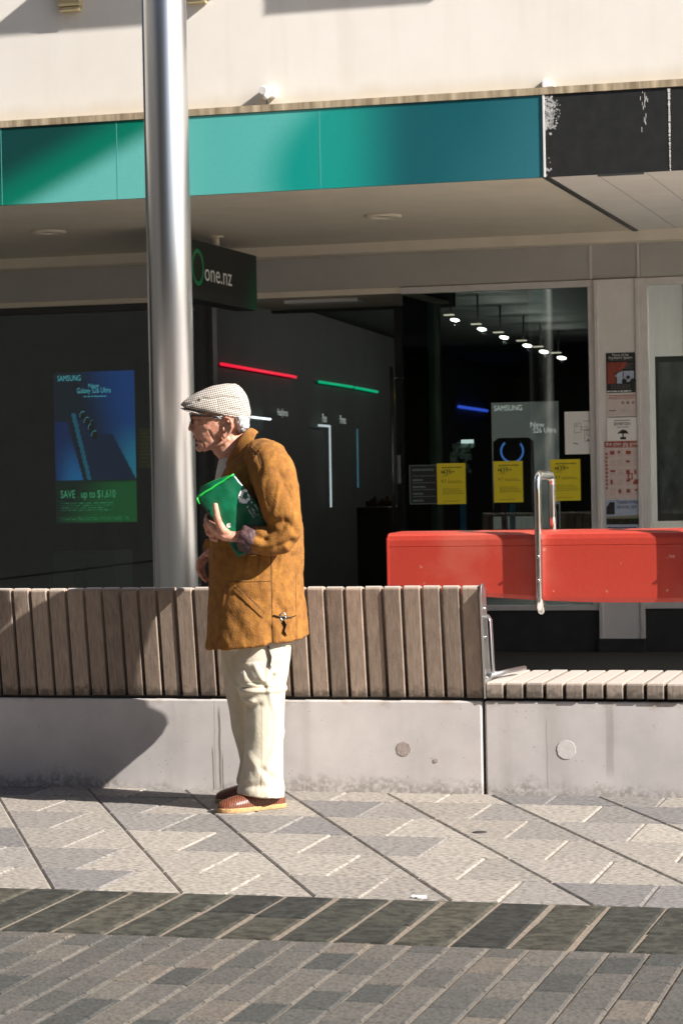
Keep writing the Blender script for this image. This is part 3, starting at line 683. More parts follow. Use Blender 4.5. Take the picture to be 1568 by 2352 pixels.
# bracket on the ledge
c = at(1250, 195, WY); z0 = zf1+0.046; mb = MB(); mb.box((c[0]-0.004, WY-0.055, z0), (c[0]+0.006, WY-0.001, at(1250, 184, WY)[2])); mb.box((c[0]+0.006, WY-0.05, z0), (c[0]+0.06, WY-0.001, z0+0.006))
tag(mb.build('wall_bracket', m_white), 'small white angle bracket on the ledge above the black fascia', 'bracket')
# ledges above and the timber blocks under them
def hood(pxl, pxr, py, dep, th):
    """hood whose lower front edge throws its shadow at photograph columns pxl..pxr and row py"""
    L_ = at(pxl, py, WY); R_ = at(pxr, py, WY); dx = (dep)*1.0/0.27; dz = dep*0.68/0.27
    mb = MB(); mb.box((L_[0]+dx, WY-dep, (L_[2]+R_[2])/2+dz), (R_[0]+dx, WY-0.002, (L_[2]+R_[2])/2+dz+th)); return mb
hb = hood(-12, 418, 69, 0.40, 0.06); tag(hb.build('window_hood', m_soffit2), 'thin concrete hood on the upper wall shading it above the pole', 'hood')
hb = hood(605, 985, 22, 0.34, 0.5); tag(hb.build('window_hood', m_soffit2), 'deep boxed hood on the upper wall shading it right of the pole', 'hood')
m_tim = pm('weathered_timber', lin(206, 190, 152), lin(170, 152, 112), 8, 0.8, stretch=(1, 1, 8))
for (xa_, xb_, yb_, lb) in ((134, 183, 27, 'weathered timber block under the shaded hood, left of the pole'), (427, 472, 8, 'weathered timber block peeking in above, just right of the pole')):
    a = at(xa_, yb_, WY-0.055); b = at(xb_, yb_, WY-0.055); mb = MB()
    mb.box((a[0], WY-0.055, a[2]+0.03), (b[0], WY-0.002, a[2]+0.22)); mb.box((a[0]+0.004, WY-0.045, a[2]), (b[0]-0.004, WY-0.003, a[2]+0.026))
    tag(mb.build('timber_block', m_tim, bevel=0.003), lb, 'timber block', 'timber blocks on the upper wall')
# ------------------------------------------------------------------ hanging sign
m_ink = pm('white_print', lin(225, 226, 224), None)
m_signk = pm('sign_black', (0.018, 0.022, 0.021), None, 5, 0.45)
m_signg = pm('sign_green', lin(0, 140, 84), None, 5, 0.45)
def ramp_mat(name, rough=0.5): return colattr(name, rough, lo=0.1, hi=0.3, dark=0.96)
m_print = ramp_mat('printed_sheet', 0.55)
XS = at(588, 650, 16.2)[0]
def ysign(px, py):      # depth at which a sight line meets the sign's face
    d = ray(px, py); t = XS/d[0]; return (CAM+d*t)
s1 = ysign(588, 588); s2 = ysign(588, 713); s0 = ysign(428, 540)
sg = thing('hanging_sign', 'dark hanging blade sign with one.nz lettering and a green ring', 'sign', (XS, (s0[1]+s1[1])/2, s2[2]))
F = Flat((XS, s0[1], s1[2]), (0, 1, 0), (0, 0, -1), s1[1]-s0[1], s1[2]-s2[2], 0.16)
F.sheet(0)
F.grid(lambda u, v: (*mixc((0.016, 0.020, 0.019), lin(0, 92, 58)[:3], S((u-0.72-0.10*(1-v))/0.3)*0.8*S((v+0.25))), 1), 40, 24, 1, 1)
def usign(px, py): p = ysign(px, py); return (p[1]-s0[1])/(s1[1]-s0[1]), (s1[2]-p[2])/(s1[2]-s2[2])
u0, v0 = usign(454, 614); rv = (ysign(454, 572)[2]-ysign(454, 656)[2])/2
F.disc(u0, v0, rv, 2, 2, r0=rv*0.78, n=48)
ua, va = usign(470, 642); ub, vb = usign(532, 650)
zsz = (ysign(484, 606)[2]-ysign(484, 640)[2])*1.75
F.text('one.nz', ua, va+0.015, zsz, 3, 2, maxw=ub-ua)
F.build('board', [m_signk, m_print, m_signg, m_ink], sg)
mb = MB(); c = ysign(521, 565); mb.tube([(XS-0.08, c[1], s1[2]-0.01), (XS-0.08, c[1], ZS+0.001)], 0.028, 14); mb.tube([(XS-0.08, c[1], ZS-0.012), (XS-0.08, c[1], ZS)], 0.055, 16); mb.build('hanger', m_beam, sg)

# ------------------------------------------------------------------ posters in and on the shopfront
m_pb = colattr('poster_blue', 0.5, lo=0.1, hi=0.3, dark=0.9)
_b = m_pb.node_tree.nodes['Principled BSDF']; m_pb.node_tree.links.new(_b.inputs['Base Color'].links[0].from_socket, _b.inputs['Emission Color']); _b.inputs['Emission Strength'].default_value = 0.33
m_cy = emat('poster_cyan_ink', lin(80, 170, 185), 0.45); m_gt = emat('poster_green_ink', lin(60, 150, 110), 0.45)
m_paper = pm('white_paper', lin(236, 234, 230), lin(230, 228, 224), 8, 0.8)
m_grey = pm('grey_ink', (0.16, 0.16, 0.16), None); m_blk = pm('black_ink', (0.02, 0.02, 0.02), None)
m_yel = pm('yellow_paper', lin(236, 216, 50), lin(228, 208, 46), 5, 0.8)
m_olive = pm('olive_ink', lin(150, 134, 30), None)
m_rust = pm('rust_ink', lin(158, 74, 56), None); m_pinkp = pm('pinkish_paper', lin(214, 198, 192), lin(206, 190, 184), 20, 0.85)
m_bluep = pm('pale_blue_print', lin(176, 186, 204), lin(160, 172, 192), 10, 0.8)

def bluep(u, v):
    if v > 0.715:
        t = S((v-0.72)/0.02); g = mixc((0.0, 0.012, 0.008), lin(10, 84, 38)[:3], S((u*0.75+v-0.92)/0.45)); return (*mixc((0, .01, .01), g, t), 1)
    dk = (0.002, 0.008, 0.022); b = lin(4, 62, 132)[:3]; cy = lin(30, 118, 150)[:3]
    c = mixc(dk, b, S((u-0.35+0.4*(0.3-v))/0.6)*0.9)
    if 0.35 < v: c = mixc(c, cy, S((u-0.62-0.0*v)/0.4)*S((v-0.3)/0.3))
    # the slanting dark device with a bright edge
    e = (u-0.20)-(v-0.30)*0.42; top = 0.20
    if v > 0.27 and u > 0.1:
        xl = 0.18+(v-0.20)*0.42; xr = 0.38+(v-0.20)*0.40 if v < 0.42 else 0.72+(v-0.42)*1.05*0.9
        if xl < u < xr: c = mixc(dk, b, 0.10)
        if xl-0.0 < u < xl+0.05: c = mixc(c, cy, 0.55)
    if v > 0.33 and u < 0.16+(v-0.33)*0.48 and v < 0.715: c = mixc(lin(2, 34, 88)[:3], lin(20, 100, 160)[:3], S((v-0.4)/0.35)*S((u+0.05)/0.3))
    return (*c, 1)
Fp = fl(127, 853, 312, 1200, YB+0.5)
Fp.sheet(0); Fp.grid(bluep, 70, 110, 1)
Fp.text('SAMSUNG', 0.05, 0.058, 0.062, 2, maxw=0.29); Fp.text('New', 0.5, 0.106, 0.045, 2, align='c'); Fp.text('Galaxy S26 Ultra', 0.5, 0.142, 0.06, 2, align='c', maxw=0.42); Fp.lines(0.36, 0.16, 0.66, 0.18, 1, 2)
Fp.text('SAVE   up to $1,610', 0.06, 0.835, 0.085, 3, maxw=0.68)
Fp.lines(0.06, 0.868, 0.74, 0.93, 4, 3, fill=0.3); Fp.lines(0.06, 0.965, 0.95, 0.99, 2, 3, fill=0.3, seed=4)
for k, (du, dv, rr2) in enumerate(((0.36, 0.29, 0.03), (0.41, 0.33, 0.03), (0.46, 0.375, 0.03), (0.47, 0.34, 0.018), (0.50, 0.42, 0.03))): Fp.disc(du, dv, rr2, 4, 3, sx=0.8); Fp.disc(du, dv, rr2*1.12, 2, 2, r0=rr2*0.98, a0=60, a1=200, sx=0.8)
tag(Fp.build('poster_screen', [m_black, m_pb, m_cy, m_gt, m_blk]), 'large blue and green phone poster glowing dimly in the left window', 'poster')
Fy = fl(318, 985, 346, 1075, YB+0.46); Fy.sheet(0); Fy.lines(0.2, 0.1, 0.9, 0.9, 9, 1, seed=2)
tag(Fy.build('notice', [pm('dull_yellow_paper', lin(120, 108, 20), None), m_olive]), 'narrow dull yellow notice beside the blue poster, cut by the pole', 'notice', 'yellow price notices')
# grey display plinths low in the left window
m_disp = pm('display_grey', lin(70, 84, 88), lin(62, 76, 80), 5, 0.6)
a = at(120, 1268, YB+0.6); b = at(264, 1345, YB+0.6)
dp = thing('display_counter', 'low grey display counter inside the left window under the poster', 'counter', ((a[0]+b[0])/2, YB+0.8, 0))
mb = MB(); mb.box((a[0], YB+0.6, 0.0), (b[0], YB+1.0, a[2])); mb.build('body', m_disp, dp, bevel=0.006)
q = at(172, 1290, YB+0.59); q2 = at(202, 1345, YB+0.59); mb = MB(); mb.box((q[0], YB+0.585, q2[2]-0.2), (q2[0], YB+0.602, q[2])); mb.build('screen', m_black, dp, bevel=0.004)
a = at(347, 1330, YB+0.7); 
a = at(410, 1250, YB+0.9)

def yellow(x0, y0, x1, y1, label, Y=YB-0.006):
    F = fl(x0, y0, x1, y1, Y, 0.001); F.sheet(0)
    F.lines(0.18, 0.085, 0.88, 0.125, 1, 1, fill=0.9, ragged=0.0, seed=3); F.text('$', 0.15, 0.24, 0.028, 2); F.text('439', 0.20, 0.275, 0.052, 2, maxw=0.30); F.text('99', 0.52, 0.24, 0.022, 2)
    F.lines(0.2, 0.30, 0.42, 0.33, 1, 1); F.text('$', 0.16, 0.455, 0.02, 1); F.text('17', 0.20, 0.475, 0.034, 1); F.lines(0.38, 0.43, 0.94, 0.50, 2, 1, seed=5); F.lines(0.2, 0.62, 0.96, 0.78, 4, 1, fill=0.35, seed=6); F.lines(0.2, 0.92, 0.8, 0.95, 1, 1, seed=7)
    o = F.build('notice', [m_yel, m_olive, m_blk]); return tag(o, label, 'notice', 'yellow price notices')
yellow(1003, 1064, 1069, 1158, 'yellow price sheet on the window next to the black board')
yellow(1133, 1059, 1200, 1154, 'middle yellow price sheet on the window under the phone display')
yellow(1263, 1055, 1332, 1150, 'yellow price sheet on the window right of the hoop, under the floor plan')
Fb = fl(940, 1068, 1002, 1158, YB-0.006, 0.001); Fb.sheet(0); Fb.rect(0, 0, 1, 0.02, 1); Fb.rect(0, 0.98, 1, 1, 1); Fb.rect(0, 0.02, 0.03, 0.98, 1)
Fb.lines(0.12, 0.10, 0.92, 0.16, 1, 1, fill=0.8, ragged=0.1)
for k in range(4): Fb.rect(0.12, 0.27+0.175*k, 0.95, 0.285+0.175*k, 1); Fb.lines(0.12, 0.36+0.175*k, 0.62, 0.42+0.175*k, 1, 1, fill=0.8, seed=20+k)
tag(Fb.build('notice_board', [m_black, pm('board_ink', lin(110, 126, 124), None)]), 'small black notice with pale outlines at the left end of the window', 'notice')
Fm = fl(1296, 945, 1371, 1043, YB-0.006, 0.001); Fm.sheet(0)
def outl(F, u0, v0, u1, v1, mi, w=0.008):
    F.rect(u0, v0, u1, v0+w, mi, 2); F.rect(u0, v1-w, u1, v1, mi, 2); F.rect(u0, v0, u0+w, v1, mi, 2); F.rect(u1-w, v0, u1, v1, mi, 2)
for q in ((0.3, 0.27, 0.5, 0.5), (0.6, 0.42, 0.86, 0.7), (0.34, 0.3, 0.42, 0.36), (0.66, 0.45, 0.78, 0.56), (0.5, 0.36, 0.7, 0.44)): outl(Fm, *q, 1)
Fm.poly([(0.27, 0.73), (0.4, 0.75), (0.4, 0.77), (0.27, 0.755)], 1); Fm.lines(0.58, 0.22, 0.85, 0.25, 1, 1); Fm.rect(0.68, 0.66, 0.74, 0.69, 2)
tag(Fm.build('floor_plan', [m_paper, m_grey, m_blk]), 'white sheet with a floor plan drawing at the right edge of the window', 'notice')
# five sheets taped down the pillar
YPn = YB-0.034
F = fl(1391, 810, 1458, 902, YPn, 0.001); F.sheet(0)
F.text('Prince of the', 0.5, 0.085, 0.026, 1, align='c', maxw=0.55); F.text('Psychiatric System', 0.5, 0.155, 0.026, 1, align='c', maxw=0.80); F.lines(0.12, 0.185, 0.92, 0.205, 1, 2, ragged=0)
F.poly([(0.05, 0.24), (0.74, 0.24), (0.66, 0.36), (0.45, 0.47), (0.24, 0.53), (0.33, 0.62), (0.32, 0.775), (0.05, 0.775)], 3)
for k in range(6): F.poly([(0.09+0.09*k, 0.24), (0.12+0.09*k, 0.24), (0.10+0.045*k, 0.775 if k < 5 else 0.5), (0.085+0.045*k, 0.775 if k < 5 else 0.5)], 4, 2)
F.poly([(0.34, 0.53), (0.55, 0.46), (0.95, 0.46), (0.95, 0.74), (0.8, 0.72), (0.6, 0.77), (0.36, 0.77), (0.37, 0.62), (0.28, 0.58)], 5, 1); F.rect(0.57, 0.46, 0.6, 0.75, 0, 3)
F.disc(0.75, 0.62, 0.013, 0, 3); F.disc(0.62, 0.72, 0.018, 0, 3); F.disc(0.92, 0.72, 0.02, 0, 3); F.lines(0.58, 0.27, 0.95, 0.42, 5, 2, fill=0.3)
F.lines(0.15, 0.80, 0.88, 0.92, 5, 2, fill=0.3, seed=8); F.lines(0.03, 0.945, 0.97, 0.98, 1, 1, fill=0.9, seed=9)
tag(F.build('poster', [m_blk, m_ink, m_grey, m_rust, pm('curtain_dark', lin(104, 48, 38), None), m_bluep]), 'black theatre poster with a red curtain picture at the top of the pillar', 'poster', 'papers taped on the pillar')
F = fl(1392, 905, 1460, 953, YPn, 0.001); F.sheet(0); F.lines(0.08, 0.05, 0.97, 0.10, 1, 1, ragged=0, fill=0.7); F.text('MAKE IT COUNT', 0.08, 0.25, 0.026, 1, maxw=0.88)
for k in range(3): F.disc(0.55+0.17*k, 0.42, 0.010, 2, r0=0.0 if k == 1 else 0.004)
F.lines(0.08, 0.76, 0.32, 0.82, 1, 2, fill=0.9); F.lines(0.48, 0.72, 0.8, 0.88, 3, 3)
tag(F.build('notice', [m_pinkp, m_rust, m_grey, m_bluep]), 'white notice with red capitals and three round badges, below the black poster', 'notice', 'papers taped on the pillar')
F = fl(1393, 957, 1463, 1012, YPn-0.001, 0.001); F.sheet(0); F.rect(0.02, 0.0, 0.98, 0.025, 2)
F.lines(0.25, 0.14, 0.75, 0.18, 1, 1, ragged=0, fill=0.8); F.text('EXHIBITION', 0.5, 0.36, 0.030, 2, align='c', maxw=0.52); F.lines(0.33, 0.42, 0.72, 0.46, 1, 1, fill=0.8)
F.poly([(0.34, 0.72), (0.36, 0.66), (0.43, 0.6), (0.5, 0.54), (0.6, 0.56), (0.68, 0.64), (0.7, 0.72), (0.6, 0.70), (0.54, 0.72), (0.55, 0.84), (0.5, 0.84), (0.51, 0.72), (0.42, 0.69)], 2); F.rect(0.43, 0.85, 0.62, 0.95, 2)
tag(F.build('notice', [m_paper, m_grey, m_blk]), 'white exhibition notice with a small black tree emblem, third down the pillar', 'notice', 'papers taped on the pillar')
F = fl(1388, 1012, 1473, 1146, YPn, 0.001); F.sheet(0); F.rect(0.0, 0.01, 1, 0.105, 1); F.text('the plan gig guide', 0.03, 0.08, 0.036, 2, l=3, maxw=0.93); F.rect(0.05, 0.112, 0.95, 0.12, 1)
rq = random.Random(12); F.lines(0.02, 0.2, 0.09, 0.85, 10, 1, fill=0.7)
for r_ in range(5):
    for c_ in range(4):
        u = 0.13+0.215*c_; v = 0.16+0.165*r_
        F.lines(u, v, u+0.17, v+0.12, 5, 3, fill=0.3, seed=r_*7+c_)
        if rq.random() < 0.55: du = rq.uniform(.05, .15); F.rect(u+0.02, v+0.015, u+0.02+du, v+0.015+rq.uniform(.025, .075), 1, 2)
F.rect(0.76, 0.70, 0.99, 0.75, 1, 3); F.rect(0.62, 0.56, 0.75, 0.67, 1, 3); F.rect(0.66, 0.58, 0.72, 0.65, 0, 4)
tag(F.build('poster', [m_pinkp, m_rust, m_paper, pm('rose_ink', lin(186, 152, 144), None)]), 'tall rust and white gig guide sheet, longest paper on the pillar', 'poster', 'papers taped on the pillar')
F = fl(1390, 1148, 1474, 1217, YPn, 0.001); F.sheet(0); F.rect(0.02, 0.07, 0.25, 0.48, 1); F.poly([(0.02, 0.07), (0.12, 0.07), (0.04, 0.22), (0.02, 0.25)], 0, 2); F.text('Transition to Nelson', 0.30, 0.13, 0.036, 2, maxw=0.66); F.text('WED 9th MAY, 7:30 PM', 0.31, 0.29, 0.03, 2, maxw=0.55)
F.poly([(0.02, 0.55), (0.4, 0.54), (0.98, 0.5), (0.98, 0.62), (0.02, 0.62)], 3); F.rect(0.02, 0.62, 0.98, 0.82, 4); F.lines(0.03, 0.66, 0.97, 0.8, 3, 3, ragged=0, fill=0.4, seed=31); F.lines(0.05, 0.9, 0.85, 0.95, 1, 2, fill=0.8)
tag(F.build('notice', [m_bluep, m_blk, pm('navy_ink', lin(60, 60, 96), None), pm('grassy_print', lin(132, 128, 108), None), pm('dark_green_print', lin(48, 52, 40), None)]), 'pale blue landscape notice, lowest paper on the pillar', 'notice', 'papers taped on the pillar')
# framed picture in the right window
F = fl(1506, 817, 1640, 1196, YB+0.35, 0.03); F.sheet(0)
def framed(u, v):
    n = mnoise.fractal(Vector((u*6, v*9, 1.3)), 0.9, 2.0, 5); g = 0.10+0.05*n+0.05*S((0.5-v)*2)+(0.13*S(1-((u-.85)**2*30+(v-0.64)**2*30)))+(0.10*max(0, n) if v > 0.77 else 0)
    return (g*0.97, g, g*1.0, 1)
F.grid(framed, 40, 80, 1, 1, (0.05, 0.035, 0.95, 0.955))
tag(F.build('framed_poster', [m_darkf, m_print]), 'tall dark framed grey picture hanging in the right window', 'picture')

# ------------------------------------------------------------------ inside the phone shop: coloured light bars on the long wall
W1 = CAM+ray(508, 836)*((2.24-CAMH)/ray(508, 836)[2]); W2 = CAM+ray(1118, 943)*((2.24-CAMH)/ray(1118, 943)[2])
WD = (W2-W1)[:2]; WD = WD/np.linalg.norm(WD); WN = V3(WD[1], -WD[0])       # wall direction, normal
if WN[0] < 0: WN = -WN
def onwall(px, py, off=0.0):
    d = ray(px, py); o = W1[:2]+WN*off; t = ((o-CAM[:2])@WN)/(d[:2]@WN); return CAM+d*t
mb = MB(); a = W1[:2]-WD*1.3-WN*0.02; b = W2[:2]+WD*4-WN*0.02
mb.prism([(a[0], a[1], 0.005), (b[0], b[1], 0.005), (b[0], b[1], 2.95), (a[0], a[1], 2.95)], (-WN[0]*0.1, -WN[1]*0.1, 0)); mb.build('display_wall', m_dark, bld)
def bar(p, q, label, col, st, r=0.016, cat='light bar', group='coloured light bars in the phone shop'):
    a = onwall(*p, 0.02); b = onwall(*q, 0.02)
    o = MB(); o.tube([a, b], r, 8); nm = 'light_bar'; return tag(o.build(nm, emat(label[:10], col, st)), label, cat, group)
bar((508, 836), (679, 866), 'red light bar on the shop wall above the cap', (0.80, 0.015, 0.045, 1), 0.5, 0.014)
bar((733, 877), (810, 889), 'longer green light bar on the shop wall right of the red one', (0.0, 0.50, 0.22, 1), 0.32, 0.015)
bar((816, 890.5), (866, 900), 'shorter green light bar at the right end of the green pair', (0.0, 0.50, 0.22, 1), 0.32, 0.016)
bar((914, 908), (932, 911), 'tiny yellow light bar by the door handle', (0.9, 0.62, 0.08, 1), 0.6, 0.022)
bar((1053, 934), (1118, 943.5), 'blue light bar in the window above the phone display', (0.04, 0.10, 0.75, 1), 0.5, 0.022)
a = at(437, 823, YB+4); b = at(449, 824, YB+4); o = MB(); o.tube([a, b], 0.012, 8); tag(o.build('light_bar', emat('green_dot', (0.0, 0.6, 0.25, 1), 0.6)), 'tiny green light bar just right of the pole', 'light bar', 'coloured light bars in the phone shop')
def wallsign(px, py, body, sz, label):
    c = onwall(px, py, 0.03); F = Flat((c[0], c[1], c[2]), (WD[0], WD[1], 0), (0, 0, -1), 1, 1, 0.002); F.text(body, 0, 0, sz, 0, 2, align='c', sx=1.0)
    return tag(F.build('wall_lettering', [emat(body, (0.5, 0.56, 0.54, 1), 0.30)]), label, 'lettering', 'small white wall letterings')
wallsign(649, 955, 'Headphones', 0.10, 'small white Headphones lettering on the dark shop wall behind the man')
wallsign(745, 970, 'Plans', 0.13, 'small white Plans lettering above the white light strip')
wallsign(787, 973, 'Phones', 0.13, 'small white Phones lettering right of the white light strip')
# white strips that light the displays
mb = MB(); mb.tube([onwall(578, 958, 0.05), onwall(621, 963, 0.05)], 0.010, 8); tag(mb.build('display_light', emat('white_strip', (0.8, 0.95, 1, 1), 0.8)), 'short white display light showing behind the cap', 'display light', 'white display lights')
mb = MB(); p = [onwall(732, 977, 0.05), onwall(757, 979, 0.05)]; mb.tube(p, 0.012, 8); mb.tube([p[1], onwall(760, 1165, 0.05)], 0.010, 8); tag(mb.build('display_light', emat('white_strip_dim', (0.8, 0.95, 1, 1), 0.25)), 'white angled display light strip under the Plans lettering', 'display light', 'white display lights')
mb = MB(); mb.tube([onwall(820, 985, 0.05), onwall(822, 1120, 0.05)], 0.007, 8); tag(mb.build('display_light', emat('blue_strip_dim', (0.1, 0.35, 0.5, 1), 0.16)), 'faint blue upright display light right of the white strip', 'display light', 'white display lights')
# low counter inside with warm goods
a = at(818, 1165, YD+2.2); b = at(892, 1230, YD+2.2)
mb = MB(); mb.box((a[0], YD+2.2, 0.0), (b[0], YD+2.8, a[2])); tag(mb.build('sales_counter', pm('brown_counter', (0.05, 0.032, 0.022), (0.035, 0.024, 0.018), 12, 0.6), bevel=0.01), 'brown low counter inside the shop doorway', 'counter')
m_tan = pm('tan_goods', (0.16, 0.11, 0.05), (0.08, 0.06, 0.03), 20, 0.7); mb = MB(); c = at(868, 1160, YD+2.4)
for k in range(7): q = (c[0]+0.035*(k-3), YD+2.42+0.02*(k % 2), a[2]); mb.box((q[0]-0.014, q[1], q[2]), (q[0]+0.014, q[1]+0.05, q[2]+0.05+0.02*(k % 3)))
tag(mb.build('goods', m_tan), 'small tan goods lined up on the brown counter', 'goods')
# track spotlights on the ceiling
tr0 = CAM+ray(1047, 735)*((2.72-CAMH)/ray(1047, 735)[2]); tr1 = CAM+ray(1290, 822)*((2.72-CAMH)/ray(1290, 822)[2])
m_glow = emat('spot_glow', (1.0, 0.95, 0.82, 1), 5.0); m_body = emat('lit_rim', (1.0, 0.88, 0.70, 1), 0.35)
spots = [(1044, 735), (1106, 756), (1157, 775), (1210, 794), (1248, 808), (1289, 822)]
words = ['nearest', 'second', 'third', 'fourth', 'fifth', 'farthest']
for (px, py), wd in zip(spots, words):
    c = CAM+ray(px, py)*((2.66-CAMH)/ray(px, py)[2]); k = np.linalg.norm(c)/23.0
    t = thing('track_spotlight', '%s ceiling spotlight in the slanting row seen through the window' % wd, 'spotlight', (c[0], c[1], 2.66), 'track spotlights in the phone shop')
    mb = MB(); mb.ball(c, (0.044*k, 0.034*k, 0.014*k), 14, 8, 0, np.array(Matrix.Rotation(0.15, 3, 'Y'))); lob = mb.build('lamp', m_glow, t); ld = bpy.data.lights.new('spot_bulb', 'POINT'); ld.energy = 4.5; ld.color = (1, .97, .9); ld.shadow_soft_size = 0.02; lo = bpy.data.objects.new('spot_bulb', ld); COL.objects.link(lo); lo.parent = t; lo.location = (0, 0, -0.045)
    mb = MB(); mb.box((c[0]-0.10*k, c[1]-0.03, c[2]+0.045*k), (c[0]-0.01, c[1]+0.03, c[2]+0.055*k)); mb.build('housing', m_body, t)
    mb = MB(); mb.tube([(c[0]-0.04, c[1], c[2]+0.05*k), (c[0]-0.04, c[1], ZS+0.1)], 0.01, 8); mb.build('stem', m_darkf, t)
# phone advert panel behind the window
F = fl(1130, 923, 1284, 1215, YB+0.9, 0.03); F.sheet(0)
F.grid(lambda u, v: (*mixc((0.085, 0.093, 0.092), (0.14, 0.135, 0.125), 0.5+0.5*math.sin((u*1.0+v*1.4)*16)*S((u-0.45)/.3)), 1), 30, 50, 1)
F.text('SAMSUNG', 0.04, 0.065, 0.058, 2, maxw=0.42); F.text('New', 0.58, 0.20, 0.055, 2); F.text('S26 Ultra', 0.62, 0.245, 0.055, 2, maxw=0.34)
F.poly([(0.02, 0.31), (0.10, 0.28), (0.55, 0.28), (0.62, 0.31), (0.64, 0.9), (0.0, 0.9)], 3, 2)
F.disc(0.30, 0.385, 0.090, 4, 3, r0=0.075, n=40, a0=130, a1=400)
m_lit = colattr('lit_panel', 0.5, lo=0.1, hi=0.3, dark=0.96); _b = m_lit.node_tree.nodes['Principled BSDF']; m_lit.node_tree.links.new(_b.inputs['Base Color'].links[0].from_socket, _b.inputs['Emission Color']); _b.inputs['Emission Strength'].default_value = 0.32
tag(F.build('advert_panel', [m_blk, m_lit, emat('advert_white', (0.8, 0.8, 0.78, 1), 0.30), m_blk, emat('ring_glow', (0.05, 0.13, 0.40, 1), 0.5)]), 'grey phone advert panel with a blue ring behind the window', 'poster')
# coloured phone boxes on the window shelf
ws = [(1167, 1180, lin(24, 120, 160), 'teal upright phone box low in the window, left of the purple one'), (1248, 1262, lin(96, 50, 92), 'purple upright phone box low in the window right of the blue one'), (1274, 1287, lin(30, 130, 168), 'blue upright phone box low in the window beside the hoop')]
bx = [(1057, 1069, lin(24, 122, 162), 'blue upright phone box under the first yellow sheet'), (1151, 1163, lin(92, 52, 88), 'purple upright phone box under the middle yellow sheet'), (1170, 1181, lin(30, 130, 168), 'light blue upright phone box beside the purple one under the middle sheet'), (1268, 1281, lin(96, 56, 92), 'purple upright phone box under the right yellow sheet')]
sh = at(1170, 1300, YB+0.35)
mb = MB(); mb.box((xe2+0.1, YB+0.25, at(1170, 1222, YB+0.4)[2]-0.25), (xw2-0.1, YB+0.7, at(1170, 1222, YB+0.4)[2]-0.22)); tag(mb.build('window_shelf', m_darkf), 'dark display shelf low inside the phone shop window', 'shelf')
zsf = at(1170, 1222, YB+0.4)[2]-0.22
for k, (x0, x1, c, lb) in enumerate(bx):
    t = at(x0, 1158, YB+0.4); b = at(x1, 1220, YB+0.4); mb = MB(); mb.box((t[0], YB+0.38, zsf), (b[0], YB+0.44, t[2])); mb.box((t[0]+0.004, YB+0.376, zsf+0.02), (b[0]-0.004, YB+0.379, t[2]-0.02))
    tag(mb.build('phone_box', pm('box%d' % k, c, None), bevel=0.003), lb, 'box', 'coloured phone boxes in the window')
# paper pile and small white goods on a stand behind the glass
c = at(1075, 1060, YB+1.6); st = thing('goods_stand', 'little stand of white boxed goods behind the first yellow sheet', 'stand', (c[0], YB+1.6, 0))
m_wg = pm('white_goods', lin(170, 190, 180), lin(60, 80, 70), 40, 0.6)
rg = random.Random(9); mb = MB()
for k in range(26):
    x = c[0]+rg.uniform(-0.11, 0.06); z = at(1075, rg.uniform(1018, 1085), YB+1.6)[2]; s = rg.uniform(.01, .028); y = YB+1.55+rg.uniform(0, .06); mb.box((x-s, y, z-s*1.3), (x+s, y+0.03, z+s))
mb.build('goods', m_wg, st); mb = MB(); mb.tube([(c[0]-0.03, YB+1.6, 0), (c[0]-0.03, YB+1.6, at(1075, 1015, YB+1.6)[2])], 0.012, 8); mb.build('post', m_darkf, st)
a = at(1058, 1010, YB+1.5); b = at(1084, 1018, YB+1.5); mb = MB(); mb.box((a[0], YB+1.5, b[2]), (b[0], YB+1.55, a[2])); mb.build('header', emat('header_glow', (0.8, 0.95, 0.95, 1), 0.4), st)

# ------------------------------------------------------------------ bits lying on the ground
g = gnd(1520, 1490, 0.0); lt = thing('litter', 'crumpled red and white wrapper lying on the dark footpath', 'litter', (g[0], g[1], 0))
rl = random.Random(2)
def crumple(mb, c, sx, sy, sz, n=9):
    top = [(c[0]+sx*math.cos(6.283*i/n)*rl.uniform(.7, 1.1), c[1]+sy*math.sin(6.283*i/n)*rl.uniform(.7, 1.1), c[2]+sz*rl.uniform(.1, 1)) for i in range(n)]
    bot = [(p[0], p[1], 0.001) for p in top]; mb.rings([bot, top], 0, sm=False)
mb = MB(); crumple(mb, (g[0]+0.04, g[1], 0.0), 0.09, 0.05, 0.03); mb.build('red_wrapper', pm('red_wrap', (0.5, 0.05, 0.03), None), lt)
mb = MB(); crumple(mb, (g[0]-0.08, g[1], 0.0), 0.03, 0.03, 0.03); mb.build('white_cap', m_white, lt)
g = gnd(962, 2063); mb = MB(); crumple(mb, (g[0], g[1], 0.0), 0.028, 0.010, 0.010, 11); mb.add([], [])
tag(mb.build('paper_scrap', m_paper), 'torn white scrap of paper on the joint before the dark stone band', 'litter')
g = gnd(1101, 1912); mb = MB(); n = 20
mb.rings([[(g[0]+0.027*s*math.cos(6.283*i/n), g[1]+0.027*s*math.sin(6.283*i/n), z) for i in range(n)] for s, z in ((1, 0.0), (0.97, 0.002), (0.8, 0.003))], 0)
tag(mb.build('metal_stud', m_base), 'small dark round stud set in the pale paving right of the man', 'stud')
